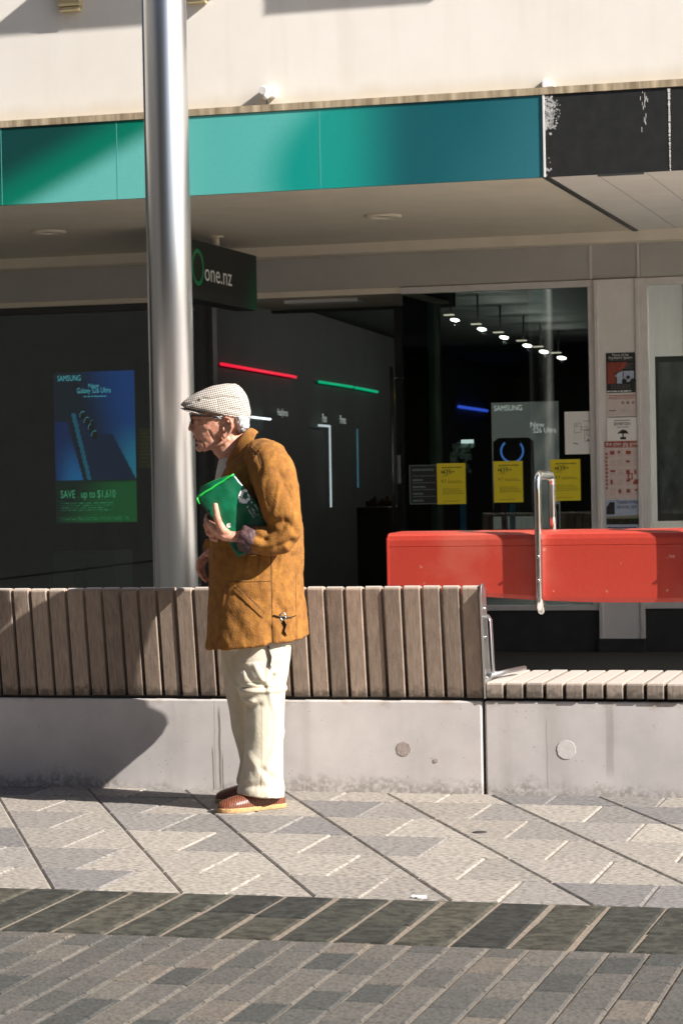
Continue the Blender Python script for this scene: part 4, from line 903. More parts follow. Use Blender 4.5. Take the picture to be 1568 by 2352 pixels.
# ------------------------------------------------------------------ the other side of the street, which shades and is mirrored in the glass
m_brick = pm('shaded_brick', (0.07, 0.062, 0.055), (0.05, 0.045, 0.04), 3, 0.9); m_dimbrick = pm('near_black_brick', (0.030, 0.029, 0.028), (0.024, 0.023, 0.022), 3, 0.9)  # left building's brick kept near black to dim its mirror image
opp = thing('street_building', 'dark brick building across the street, mirrored in the shop windows', 'building', (0, -6, 0))
mb = MB(); mb.box((-45, -14, 0), (1, -6.0, 19)); mb.box((1.02, -14, 0), (30, -6.3, 5.0)); mb.build('wall', m_brick, opp)
mb = MB()
for i in range(10):
    for j in range(5): x = -42+4*i; z = 4.2+3.0*j; mb.box((x, -6.03, z), (x+1.6, -5.98, z+1.7))
mb.build('window', m_black, opp)
mb = MB(); mb.box((-45, -6.0, 3.2), (1, -3.2, 3.4)); mb.build('veranda', m_darkf, opp)
side = thing('blocking_building', 'dark building added out of view at the left to hold back light', 'building', (-13, 6, 0))  # unseen building added to block light from the left
mb = MB(); mb.box((-42, -5.9, 0), (-12.5, 16.6, 12)); mb.build('wall', m_dimbrick, side)
mb = MB()
for j in range(3):
    for i in range(4): mb.box((-12.52, 3+3.4*i, 4.5+2.2*j), (-12.47, 4.8+3.4*i, 5.9+2.2*j))
mb.build('window', m_black, side)

# ------------------------------------------------------------------ the man (local frame: ex to the picture's right, ey away, z up)
C0 = gnd(575, 1849); _e = ray(575, 1849)[:2]; _e = _e/np.linalg.norm(_e)
EY = V3(_e[0], _e[1], 0); EX = V3(_e[1], -_e[0], 0); EZ = V3(0, 0, 1)
def mp(px, py, v=0.0):
    d = ray(px, py); t = ((C0-CAM)@EY+v)/(d@EY); return CAM+d*t
z1 = lambda x, y, v=0.0: mp(380.2+.2425*x, 851.7+.2425*y, v)
z2 = lambda x, y, v=0.0: mp(380.2+.2425*x, 1216.7+.2425*y, v)
z3 = lambda x, y, v=0.0: mp(441+.194*x, 1444.9+.194*y, v)
zh = lambda x, y, v=0.0: mp(403+.1309*x, 867+.1309*y, v)
def loc(p): d = np.array(p)-C0; return d@EX, d@EY, d[2]
def L2W(x, y, z): return C0+EX*x+EY*y+EZ*z

def ring(f, a, b, hw, vc=0.0, n=2.0, seg=36, flatf=1.0):
    """closed ring whose front edge projects on a and back edge on b, half-width hw in depth"""
    A = f(a[0], a[1], vc); B = f(b[0], b[1], vc); c = (A+B)/2; ax = (B-A)/2; out = []
    for k in range(seg):
        t = 2*math.pi*k/seg; cs, sn = math.cos(t), math.sin(t)
        out.append(c+ax*math.copysign(abs(cs)**(2/n), cs)+EY*hw*math.copysign(abs(sn)**(2/n), sn))
    return out
def stack(mb, rs, mi=0): mb.rings(rs, mi, True, True)
def fuse(mb, voxel, smooth_it=4, disp=None, decim=None):
    """weld overlapping closed pieces into one continuous skin"""
    me = mb.mesh('tmp', [], (0, 0, 0)); bm = bmesh.new(); bm.from_mesh(me); bmesh.ops.recalc_face_normals(bm, faces=bm.faces[:]); bm.to_mesh(me); bm.free()
    ob = bpy.data.objects.new('tmp', me); COL.objects.link(ob)
    md = ob.modifiers.new('r', 'REMESH'); md.mode = 'VOXEL'; md.voxel_size = voxel; md.use_smooth_shade = True
    if smooth_it: m2 = ob.modifiers.new('s', 'SMOOTH'); m2.factor = 0.5; m2.iterations = smooth_it
    bpy.context.view_layer.update()
    out = bpy.data.meshes.new_from_object(ob.evaluated_get(bpy.context.evaluated_depsgraph_get()))
    bpy.data.objects.remove(ob); bpy.data.meshes.remove(me)
    if disp:
        n = len(out.vertices); co = np.empty(n*3); out.vertices.foreach_get('co', co); co = co.reshape(-1, 3)
        no = np.empty(n*3); out.vertices.foreach_get('normal', no); no = no.reshape(-1, 3)
        d = np.array([disp(co[i], no[i]) for i in range(n)]); co = co+no*d[:, None]
        out.vertices.foreach_set('co', co.ravel()); out.update()
    return out
def place(me, name, mats, parent):
    o = wloc(parent); me.transform(Matrix.Translation(Vector(tuple(-o)))); me.name = name; me.materials.clear()
    for m in (mats if isinstance(mats, (list, tuple)) else [mats]): me.materials.append(m)
    me.polygons.foreach_set('use_smooth', [True]*len(me.polygons))
    return link(name, me, parent, o)
from mathutils.bvhtree import BVHTree
def bvh_of(me): return BVHTree.FromPolygons([v.co[:] for v in me.vertices], [p.vertices[:] for p in me.polygons])
def onto(bvh, f, x, y, off=0.001):
    p = f(x, y); d = p-CAM; d = d/np.linalg.norm(d); h = bvh.ray_cast(Vector(CAM), Vector(d))
    if h[0] is None: return p-d*0.2
    return np.array(h[0])-d*off
def line_on(bvh, f, pts, r=0.0016, off=0.0002, step=14, mb=None):
    mb = mb or MB(); P = []
    for (a, b) in zip(pts[:-1], pts[1:]):
        n = max(2, int(math.hypot(b[0]-a[0], b[1]-a[1])/step))
        P += [onto(bvh, f, a[0]+(b[0]-a[0])*k/n, a[1]+(b[1]-a[1])*k/n, off) for k in range(n)]
    P.append(onto(bvh, f, *pts[-1], off)); mb.tube(P, r, 6); return mb
def patch_on(bvh, f, poly, off=0.002, n=10, th=0.002):
    """four-cornered patch laid on the garment, corners a b c d in order round it"""
    mb = MB(); a, b, c, d = [np.array(p, float) for p in poly]; top = []
    for j in range(n+1):
        for i in range(n+1):
            u, v = i/n, j/n; q = (a*(1-u)+b*u)*(1-v)+(d*(1-u)+c*u)*v
            e = min(u, 1-u, v, 1-v)*n; top.append(onto(bvh, f, q[0], q[1], off if e > 0.5 else 0.0002))
    fs = [(j*(n+1)+i, j*(n+1)+i+1, (j+1)*(n+1)+i+1, (j+1)*(n+1)+i) for j in range(n) for i in range(n)]
    mb.add(top, fs, 0, None, True); return mb
def N3(x, y, z): return mnoise.noise(Vector((x, y, z)))

man = thing('person', 'stooped elderly man in a brown suede coat and flat cap, clutching a green bag', 'person', C0)
m_skin = pm('aged_skin', (0.60, 0.31, 0.215), (0.42, 0.165, 0.105), 38, 0.55, 0.25, 160, lo=0.36, hi=0.68, bdist=0.003)
m_skin.node_tree.nodes['Principled BSDF'].inputs['Subsurface Weight'].default_value = 0.12
m_skin.node_tree.nodes['Principled BSDF'].inputs['Subsurface Radius'].default_value = (0.008, 0.003, 0.0015)
m_coat = pm('brown_suede', (0.315, 0.134, 0.019), (0.155, 0.057, 0.009), 30, 0.92, 0.8, 170, lo=0.30, hi=0.72, bdist=0.003, detail=8)
m_lining = pm('maroon_lining', (0.085, 0.040, 0.042), (0.055, 0.026, 0.028), 30, 0.6, 0.6, 60)
m_trou = pm('cream_cotton', lin(202, 193, 175), lin(190, 180, 161), 14, 0.9, 0.35, 110, bdist=0.003)
m_shirt = pm('pale_shirt', lin(204, 198, 188), lin(190, 184, 174), 20, 0.85)
m_hair = pm('white_hair', lin(226, 224, 224), lin(120, 118, 120), 150, 0.8, 0.8, 260, lo=0.38, hi=0.66, bdist=0.003, stretch=(1, 1, 0.35))
m_seam = pm('suede_seam', (0.10, 0.042, 0.012), (0.06, 0.025, 0.008), 60, 0.95)
m_tseam = pm('cotton_seam', lin(160, 138, 104), None, 30, 0.9)
m_strap = pm('dark_leather', (0.016, 0.012, 0.010), (0.03, 0.022, 0.016), 30, 0.5)
m_specs = pm('spectacle_frame', (0.012, 0.010, 0.009), None, 10, 0.25)
m_sole = pm('crepe_sole', lin(188, 152, 106), lin(164, 126, 84), 60, 0.9, 0.3, 150)

# ---- body: one continuous skin from head to feet
B = MB(); S = 32
head = [((430, 250), (1150, 230), .045), ((345, 330), (1225, 330), .062), ((310, 430), (1262, 430), .070), ((285, 540), (1280, 540), .0735), ((278, 630), (1284, 640), .0745), ((288, 680), (1284, 700), .0745),
        ((322, 735), (1280, 760), .0735), ((318, 800), (1265, 820), .0715), ((312, 870), (1235, 880), .070), ((318, 940), (1170, 930), .067), ((330, 1010), (1090, 990), .062),
        ((352, 1080), (1040, 1050), .057), ((385, 1150), (1000, 1100), .0515), ((398, 1210), (950, 1160), .045), ((412, 1260), (860, 1215), .036), ((440, 1290), (720, 1262), .024)]
stack(B, [ring(zh, a, b, w, 0, 2.25, S) for a, b, w in head])
neck = [((500, 1150), (1190, 860), .050), ((585, 1240), (1185, 930), .052), ((680, 1340), (1180, 1040), .054), ((770, 1440), (1180, 1160), .058), ((830, 1560), (1230, 1300), .066)]
stack(B, [ring(zh, a, b, w, 0, 2.0, S) for a, b, w in neck])
for sgn in (-1, 1):                     # jaw, cheekbones, brow
    B.ball(zh(560, 880, sgn*.050), (.028, .016, .020)); B.ball(zh(500, 1160, sgn*.030), (.024, .014, .020)); B.ball(zh(330, 700, sgn*.028), (.012, .022, .007))
    B.tube([zh(930, 1060, sgn*.050), zh(760, 1160, sgn*.047), zh(620, 1225, sgn*.036), zh(500, 1275, sgn*.016)], [.012, .011, .010, .009], 10)
    B.ball(zh(372, 765, sgn*.033), (.011, .012, .0105))                                    # eyeball
    B.ball(zh(330, 935, sgn*.0125), (.013, .0085, .010))                                   # nostril wing
B.tube([zh(322, 700), zh(312, 770), zh(293, 840), zh(281, 898), zh(288, 930)], [.009, .0105, .0120, .0135, .011], 14)
B.ball(zh(352, 1050), (.0085, .020, .0075)); B.ball(zh(368, 1082), (.007, .021, .0035)); B.ball(zh(392, 1142), (.0085, .019, .0052)); B.ball(zh(428, 1238), (.0165, .021, .015))
for sgn in (-1, 1):                     # ears
    e = sgn*.0745
    B.tube([zh(838, 800, e), zh(846, 735, sgn*.079), zh(890, 705, sgn*.085), zh(950, 725, sgn*.090), zh(985, 790, sgn*.092), zh(988, 870, sgn*.090), zh(965, 940, sgn*.086), zh(925, 1000, sgn*.081), zh(880, 1040, sgn*.077)], [.0045, .0055, .006, .0065, .0065, .006, .0055, .005, .005], 10)
    B.ball(zh(852, 1030, sgn*.0765), (.0095, .006, .0105)); B.ball(zh(905, 870, sgn*.074), (.018, .005, .034)); B.ball(zh(842, 900, sgn*.0775), (.005, .005, .010))
    B.tube([zh(960, 800, sgn*.084), zh(930, 850, sgn*.082), zh(920, 930, sgn*.081), zh(880, 985, sgn*.079)], .004, 8)
torso = [((470, 1950), (1230, 1950), .17), ((500, 1600), (1220, 1600), .165), ((520, 1300), (1190, 1320), .165), ((540, 1080), (1130, 1080), .165), ((600, 930), (1060, 920), .155), ((640, 830), (985, 810), .12), ((690, 740), (930, 720), .08), ((720, 690), (870, 650), .06)]
stack(B, [ring(z1, a, b, w, 0, 2.2, S) for a, b, w in torso])
stack(B, [ring(z3, a, b, w, 0, 2.2, S) for a, b, w in (((480, 130), (1080, 130), .10), ((450, 0), (1110, 0), .13), ((450, -200), (1120, -200), .145), ((480, -450), (1130, -450), .145))])
# legs and feet
def legs(mb, pts): mb.tube([z3(*p[:3]) for p in pts], [p[3] for p in pts], 20)
legs(B, [(830, 100, -.08, .072), (810, 600, -.105, .058), (850, 900, -.12, .050), (860, 1250, -.125, .054), (880, 1650, -.125, .040), (910, 1990, -.125, .030)])
legs(B, [(680, 100, .08, .070), (640, 600, .11, .056), (660, 900, .115, .048), (720, 1250, .12, .050), (790, 1600, .12, .036), (830, 1900, .12, .034)])
def foot(heel, toe, r):
    h = np.array(heel); t = np.array(toe); return [h+(t-h)*q for q in (0.05, .3, .6, .92)], r
for hl, to in ((z3(1050, 2085, -.10), z3(360, 2100, -.175)), (z3(960, 1985, .125), z3(330, 1985, .075))):
    P, r = foot(hl, to, 0); B.tube([P[0]+EZ*.02, P[1]+EZ*.018, P[2]+EZ*.006, P[3]], [.016, .021, .022, .012], 16)
# arms
near_arm = [(950, 830, -.14, .055), (1020, 1000, -.220, .052), (1075, 1250, -.255, .046), (1125, 1500, -.265, .042), (1040, 1590, -.262, .042), (880, 1600, -.254, .036), (760, 1582, -.240, .029), (690, 1572, -.238, .027)]
B.tube([z1(*p[:3]) for p in near_arm], [p[3] for p in near_arm], 18)
far_arm = [(900, 850, .12, .055), (850, 1050, .19, .052), (800, 1300, .225, .046), (740, 1520, .23, .042), (600, 1640, .215, .036), (470, 1720, .19, .028), (420, 1735, .175, .024)]
B.tube([z1(*p[:3]) for p in far_arm], [p[3] for p in far_arm], 18)
# near hand: palm, thumb over the bag, four fingers closing behind it
B.tube([z1(700, 1570, -.238), z1(630, 1572, -.240), z1(560, 1560, -.238), z1(500, 1525, -.230), z1(450, 1475, -.221), z1(412, 1440, -.214)], [(.024, .020), (.026, .021), (.032, .022), (.036, .021), (.036, .018), (.028, .013)], 18)
B.ball(z1(560, 1545, -.250), (.026, .016, .020)); B.ball(z1(520, 1500, -.252), (.017, .015, .022))
B.tube([z1(585, 1545, -.252), z1(535, 1500, -.262), z1(505, 1440, -.266), z1(487, 1375, -.268), z1(476, 1310, -.268), z1(472, 1268, -.267), z1(471, 1252, -.266)], [.017, .017, .0145, .0135, .0115, .0105, .006], 14)
for (kx, ky, mx_, my_, tx, ty, r) in ((385, 1425, 395, 1375, 520, 1315, .0095), (378, 1475, 420, 1420, 560, 1345, .0098), (392, 1530, 445, 1470, 590, 1390, .0095), (425, 1580, 475, 1520, 600, 1440, .0085)):
    B.tube([z1(kx+70, ky+20, -.222), z1(kx+10, ky+5, -.213), z1(kx, ky-12, -.200), z1(mx_, my_, -.186), z1((mx_+tx)/2, (my_+ty)/2, -.180), z1(tx, ty, -.181)], [r*1.25, r*1.2, r*1.1, r, r*.92, r*.75], 12)
# far hand: hanging loosely, fingers bent back to the coat
B.tube([z1(425, 1735, .172), z1(385, 1755, .162), z1(350, 1790, .155), z1(335, 1835, .150)], [(.022, .018), (.026, .017), (.030, .016), (.026, .013)], 16)
for k, (a, b, c) in enumerate((((318, 1800), (308, 1870), (352, 1945)), ((322, 1830), (318, 1900), (372, 1975)), ((334, 1850), (338, 1925), (392, 2000)), ((352, 1855), (362, 1920), (405, 1985)))):
    v = .128+.017*k; r = (.0092, .0095, .009, .008)[k]; B.tube([z1(a[0]+18, a[1]-20, v), z1(*a, v), z1(*b, v+.002), z1((b[0]+c[0])/2-8, (b[1]+c[1])/2+4, v+.004), z1(*c, v+.006)], [r*1.15, r*1.05, r, r*.9, r*.7], 12)
B.tube([z1(372, 1745, .140), z1(388, 1735, .128), z1(412, 1745, .122), z1(422, 1768, .122)], [.012, .0105, .0095, .007], 12)

def poly_dist(x, z, P):
    best = 9
    for (ax, az), (bx, bz) in zip(P[:-1], P[1:]):
        dx, dz = bx-ax, bz-az; t = max(0, min(1, ((x-ax)*dx+(z-az)*dz)/(dx*dx+dz*dz+1e-12))); best = min(best, math.hypot(x-ax-t*dx, z-az-t*dz))
    return best
def lp(f, pts): return [(lambda q: (q[0], q[2]))(loc(f(*p))) for p in pts]
creases = [(lp(zh, [(352, 870), (385, 960), (430, 1080), (500, 1210)]), .005, .0035), (lp(zh, [(590, 940), (640, 1040), (690, 1110)]), .005, .0028), (lp(zh, [(640, 1240), (720, 1140), (790, 1050)]), .005, .003), (lp(zh, [(345, 1098), (440, 1118)]), .0035, .0045),
           (lp(zh, [(390, 800), (460, 830), (530, 820)]), .004, .002), (lp(zh, [(400, 735), (450, 760), (520, 750)]), .005, .003), (lp(zh, [(430, 720), (560, 700)]), .003, .0015), (lp(zh, [(375, 1195), (440, 1200)]), .005, .003), (lp(zh, [(560, 1310), (700, 1290), (850, 1200)]), .006, .003), (lp(zh, [(700, 1390), (860, 1330)]), .005, .002)]
zneck = loc(zh(600, 1480))[2]
def body_disp(co, no):
    x, y, z = loc(co); d = 0.0
    if z > zneck:
        for P, w, dep in creases:
            q = poly_dist(x, z, P)
            if q < 2.5*w: d -= dep*math.exp(-(q/w)**2)
        d += 0.0008*N3(x*90, y*90, z*90)+0.0012*N3(x*40, y*40, z*40)
    else: d += 0.0006*N3(x*80, y*80, z*80)
    return d
me = fuse(B, 0.0031, 2, body_disp); body = place(me, 'body', m_skin, man)

# ---- shoes
def shoe(name, heel, toe, zb):
    h = np.array(heel, float); t = np.array(toe, float); h[2] = t[2] = 0; L = np.linalg.norm(t-h); f = (t-h)/L; s = np.cross(EZ, f)
    st = [(0.0, .020, .030), (.03, .029, .044), (.12, .034, .054), (.26, .035, .060), (.40, .038, .062), (.52, .042, .056), (.66, .0465, .048), (.80, .0455, .040), (.90, .038, .033), (.97, .024, .024), (1.0, .010, .016)]
    mb = MB(); rs = []
    for q, w, hh in st:
        c = h+f*L*q; zs = zb+0.017; out = []
        for k in range(24):
            a = 2*math.pi*k/24; cs, sn = math.cos(a), math.sin(a); yy = w*math.copysign(abs(cs)**.85, cs); zz = max(-0.2, sn); zz = (hh-0.002)*(max(0, sn)**.8) if sn > 0 else -0.003
            out.append(c+s*yy+EZ*(zs+zz))
        rs.append(out)
    stack(mb, rs); me = fuse(mb, 0.003, 3)
    sh = place(me, name, m_weave, man)
    mb = MB(); o = []; n = len(st)
    for sg_ in (1, -1):
        for q, w, hh in (st if sg_ > 0 else st[::-1]): o.append(h+f*(L*q*1.01-0.001)+s*sg_*(w+0.0035))
    mb.rings([[p+EZ*(zb+0.0005) for p in o], [p+EZ*(zb+0.010) for p in o], [p+EZ*(zb+0.018) for p in o]], 0, True, True)
    mb.build('sole', m_sole, sh, bevel=0.002)
    # toe apron seam and heel counter
    mb = MB(); b = bvh_of(sh.data); off = wloc(sh)
    mb.tube([h+f*L*(.40+.45*math.sin(math.pi*k/16)**.7 if True else 0)+s*(.030*math.cos(math.pi*k/16))+EZ*(zb+0.062-.022*math.sin(math.pi*k/16)) for k in range(17)], .003, 8)
    mb.build('apron_seam', m_strapb, sh)
    mb = MB(); mb.tube([h+f*L*0.02+s*.031*c_+EZ*(zb+.056)+f*L*.10*(1-abs(c_)) *0 for c_ in (-1, -.5, 0, .5, 1)], .003, 8)
    return sh
m_strapb = pm('tan_leather', (0.20, 0.062, 0.026), (0.14, 0.04, 0.018), 40, 0.45)
# woven leather: lattice of strips with dark gaps
m_weave, nt, bs = nmat('woven_leather'); tc = nd(m_weave, 'ShaderNodeTexCoord'); mpn = nd(m_weave, 'ShaderNodeMapping'); nt.links.new(tc.outputs['Object'], mpn.inputs[0])
mpn.inputs['Rotation'].default_value = (0, 0, math.radians(-17.7)-0.0)
sp = nd(m_weave, 'ShaderNodeSeparateXYZ'); nt.links.new(mpn.outputs[0], sp.inputs[0])
ux = math_(m_weave, 'SINE', math_(m_weave, 'ADD', math_(m_weave, 'MULTIPLY', sp.outputs[0], 560.0), math_(m_weave, 'MULTIPLY', sp.outputs[2], 520.0)))
uz = math_(m_weave, 'SINE', math_(m_weave, 'SUBTRACT', math_(m_weave, 'MULTIPLY', sp.outputs[2], 640.0), math_(m_weave, 'MULTIPLY', sp.outputs[0], 120.0)))
wv = math_(m_weave, 'MULTIPLY', ux, uz); fac = smooth(m_weave, wv, -0.55, 0.1)
mx = nd(m_weave, 'ShaderNodeMix', data_type='RGBA'); nt.links.new(fac, mx.inputs['Factor']); mx.inputs['A'].default_value = (0.014, 0.006, 0.004, 1); mx.inputs['B'].default_value = (0.205, 0.058, 0.026, 1)
nt.links.new(mx.outputs['Result'], bs.inputs['Base Color']); bs.inputs['Roughness'].default_value = 0.38
bp = nd(m_weave, 'ShaderNodeBump'); bp.inputs['Strength'].default_value = 0.6; bp.inputs['Distance'].default_value = 0.003; nt.links.new(fac, bp.inputs['Height']); nt.links.new(bp.outputs[0], bs.inputs['Normal'])
shoe('shoe', gnd(441+.194*1085, 1853), gnd(441+.194*312, 1867.5), 0.0)
hl = z3(960, 2000, .13); shoe('shoe', hl, C0+(z3(285, 2000, .085)-C0), 0.0)

# ---- trousers
T = MB()
near = [((520, 60), (1185, 60), .090), ((512, 330), (1166, 330), .096), ((497, 520), (1141, 500), .097), ((520, 690), (1110, 640), .096), ((596, 790), (1101, 740), .091), ((636, 900), (1093, 880), .087), ((634, 1150), (1088, 1130), .086), ((616, 1400), (1084, 1400), .088), ((592, 1620), (1083, 1620), .092), ((566, 1760), (1084, 1780), .096), ((546, 1900), (1086, 1900), .098), ((543, 1940), (1088, 1978), .098)]
stack(T, [ring(z3, a, b, w, -.108, 2.3, 40) for a, b, w in near])
far = [((352, 60), (900, 60), .095), ((362, 450), (860, 450), .100), ((385, 700), (850, 700), .094), ((425, 900), (840, 900), .088), ((482, 1170), (860, 1170), .086), ((548, 1420), (900, 1420), .086), ((572, 1560), (940, 1560), .088), ((545, 1690), (965, 1690), .092), ((530, 1780), (985, 1800), .094), ((535, 1830), (985, 1860), .094)]
stack(T, [ring(z3, a, b, w, .120, 2.3, 40) for a, b, w in far])
stack(T, [ring(z3, a, b, w, 0, 2.3, 40) for a, b, w in (((372, 230), (1172, 215), .175), ((365, 60), (1180, 60), .190), ((400, -250), (1170, -250), .185), ((450, -600), (1160, -600), .17))])
knee = [(lp(z3, [(560, 745), (640, 800), (720, 800)]), .010, -.010), (lp(z3, [(500, 600), (600, 690), (1105, 668)]), .009, -.007), (lp(z3, [(590, 645), (860, 635)]), .006, .006), (lp(z3, [(620, 410), (700, 560), (830, 600)]), .010, .008), (lp(z3, [(860, 640), (960, 500)]), .007, .008), (lp(z3, [(740, 380), (830, 560)]), .010, -.006),
        (lp(z3, [(830, 1590), (1000, 1740)]), .012, .006), (lp(z3, [(840, 1700), (1010, 1560)]), .012, -.004), (lp(z3, [(600, 1790), (830, 1780)]), .012, .005), (lp(z3, [(640, 870), (700, 880), (800, 840)]), .012, .005)]
def trou_disp(co, no):
    x, y, z = loc(co); d = 0.0045*N3(x*9, y*9, z*3.2)+0.0018*N3(x*22+5, y*22, z*12)+0.0045*max(0, 1-abs(N3(x*9+3, y*9, z*3.5+7))*7)
    if y < -.03:
        for P, w, dep in knee:
            q = poly_dist(x, z, P)
            if q < 2.5*w: d -= dep*math.exp(-(q/w)**2)
    else: d += 0.005*N3(x*12+3, y*8, z*9)
    return d
me = fuse(T, 0.0042, 2, trou_disp); bt = bvh_of(me); trousers = place(me, 'trousers', m_trou, man)
line_on(bt, z3, [(826, 860), (826, 1300), (822, 1975)], .0009, 0.0).build('side_seam', m_tseam, trousers)
patch_on(bt, z3, [(600, 400), (850, 380), (862, 628), (592, 640)], .0045, 14).build('cargo_pocket', m_trou, trousers, recalc=False)
line_on(bt, z3, [(590, 700), (800, 690), (1100, 668)], .0012, 0.0).build('pocket_hem', m_tseam, trousers)
mb = MB(); P = [onto(bt, z3, *q, .006) for q in ((905, 200), (915, 260), (938, 330), (930, 390), (922, 420), (940, 470))]; mb.tube(P, [(.006, .002), (.005, .002), (.006, .002), (.006, .002), (.005, .002), (.002, .001)], 8); mb.build('dark_strip', m_strap, trousers)  # dark strip hanging from the coat hem down the trousers

# ---- shirt
Sh = MB(); stack(Sh, [ring(z1, a, b, w, -0.005, 2.0, 30) for a, b, w in (((455, 1150), (800, 1150), .085), ((466, 1035), (790, 1035), .08), ((485, 935), (800, 925), .072), ((498, 868), (820, 830), .062), ((505, 838), (800, 770), .056))])
me = fuse(Sh, 0.004, 3); shirt = place(me, 'shirt', m_shirt, man)
# ---- coat: body and both sleeves in one piece
K = MB()
coat = [((374, 1130, 2), (1352, 998, 2), .252, .012), ((384, 1040, 2), (1346, 930, 2), .248, .012), ((398, 850, 2), (1336, 820, 2), .238, .01), ((413, 600, 2), (1312, 600, 2), .220, .006), ((420, 400, 2), (1300, 420, 2), .212, .004),
        ((425, 1700, 1), (1303, 1700, 1), .206, 0), ((428, 1500, 1), (1297, 1500, 1), .204, 0), ((438, 1320, 1), (1272, 1330, 1), .204, 0), ((462, 1160, 1), (1241, 1180, 1), .196, 0), ((505, 1030, 1), (1202, 1050, 1), .192, 0), ((545, 940, 1), (1152, 935, 1), .186, 0), ((588, 870, 1), (1092, 820, 1), .176, 0), ((630, 810, 1), (1012, 735, 1), .148, 0), ((668, 750, 1), (935, 688, 1), .105, 0), ((700, 700, 1), (872, 650, 1), .078, 0)]
fz = lambda x, y, v=0.0, _c=[1]: 0
def cring(a, b, w, vc):
    fa = z1 if a[2] == 1 else z2; A = fa(a[0], a[1], vc); Bp = fa(b[0], b[1], vc); c = (A+Bp)/2; ax = (Bp-A)/2; out = []
    for k in range(44):
        t = 2*math.pi*k/44; cs, sn = math.cos(t), math.sin(t); n = 2.35
        out.append(c+ax*math.copysign(abs(cs)**(2/n), cs)+EY*w*math.copysign(abs(sn)**(2/n), sn))
    return out
stack(K, [cring(*q) for q in coat])
slv = [(905, 800, -.100, .072), (965, 850, -.165, .080), (1020, 980, -.222, .084), (1062, 1130, -.252, .081), (1098, 1290, -.266, .075), (1126, 1430, -.270, .069), (1130, 1520, -.268, .066), (1085, 1580, -.266, .063), (1000, 1608, -.264, .058), (900, 1612, -.258, .053), (815, 1600, -.250, .050)]
K.tube([z1(*p[:3]) for p in slv], [p[3] for p in slv], 24)
slf = [(880, 800, .085, .072), (880, 900, .150, .080), (845, 1080, .195, .080), (800, 1280, .220, .072), (750, 1450, .228, .068), (690, 1570, .225, .064), (590, 1640, .212, .058), (480, 1690, .195, .053), (405, 1700, .180, .048)]
K.tube([z1(*p[:3]) for p in slf], [p[3] for p in slf], 24)
folds = [(lp(z1, [(1110, 1420), (1000, 1425), (930, 1560)]), .016, .012), (lp(z1, [(820, 1520), (950, 1600), (1100, 1480)]), .014, .010), (lp(z1, [(1130, 1400), (1230, 1520)]), .012, .006), (lp(z1, [(880, 1690), (1000, 1660), (1180, 1600)]), .012, .008), (lp(z1, [(1060, 950), (1160, 1130), (1230, 1300)]), .014, .008), (lp(z1, [(870, 800), (905, 900), (890, 1000)]), .012, .005),
         (lp(z2, [(1040, 650), (1110, 760)]), .014, .008), (lp(z2, [(1210, 240), (1250, 420), (1240, 700)]), .014, .009), (lp(z2, [(990, 900), (1000, 1060)]), .014, .009), (lp(z2, [(1060, 300), (1080, 520)]), .02, .005), (lp(z2, [(700, 600), (880, 640)]), .02, .004), (lp(z2, [(640, 800), (760, 980)]), .022, .005)]
zshoulder = loc(z1(900, 1000))[2]
def coat_disp(co, no):
    x, y, z = loc(co)
    d = 0.005*N3(x*7, y*7, z*2.4)+0.0022*N3(x*24+9, y*24, z*9)+0.0012*N3(x*60, y*60, z*40)+0.0035*max(0, 1-abs(N3(x*13+3, y*13, z*5+7))*6)
    if y < -.02:
        for P, w, dep in folds:
            q = poly_dist(x, z, P)
            if q < 2.5*w: d -= dep*math.exp(-(q/w)**2)
    return d
me = fuse(K, 0.0052, 5, coat_disp); bk = bvh_of(me); coatob = place(me, 'coat', m_coat, man)
# coat details laid on the cloth
for f_, P_, r_ in ((z2, [(1000, 200), (1005, 500), (1010, 800), (1020, 1068)], .0016), (z2, [(590, 488), (780, 494), (995, 487)], .0016), (z2, [(1232, 430), (1236, 700), (1240, 1050)], .0014), (z1, [(800, 715), (880, 790), (905, 900)], .0014)):
    line_on(bk, f_, P_, r_, 0.0).build('seam_line', m_seam, coatob)
mb = patch_on(bk, z2, [(665, 532), (945, 795), (915, 838), (630, 570)], .004, 12); mb.build('pocket_welt', m_coat, coatob, recalc=False)
line_on(bk, z2, [(668, 540), (800, 650), (938, 792)], .0022, 0.001).build('pocket_opening', m_seam, coatob)
mb = MB(); P = [onto(bk, z2, *q, .004) for q in ((1022, 810), (1075, 822), (1130, 826), (1180, 832), (1232, 812))]; mb.tube(P, [(.004, .002), (.007, .0025), (.009, .003), (.006, .0025), (.003, .0015)], 8)
P = [onto(bk, z2, *q, .006) for q in ((1118, 860), (1140, 900), (1120, 960), (1148, 1005))]; mb.tube(P, [(.010, .002), (.011, .002), (.012, .002), (.003, .001)], 8)
st_ = mb.build('waist_strap', m_strap, coatob)
mb = MB(); c = onto(bk, z2, 1112, 822, .010); mb.tube([c+EX*.010*math.cos(2*math.pi*k/20)+EZ*.014*math.sin(2*math.pi*k/20) for k in range(21)], .0028, 8); mb.build('buckle', m_steel, coatob)
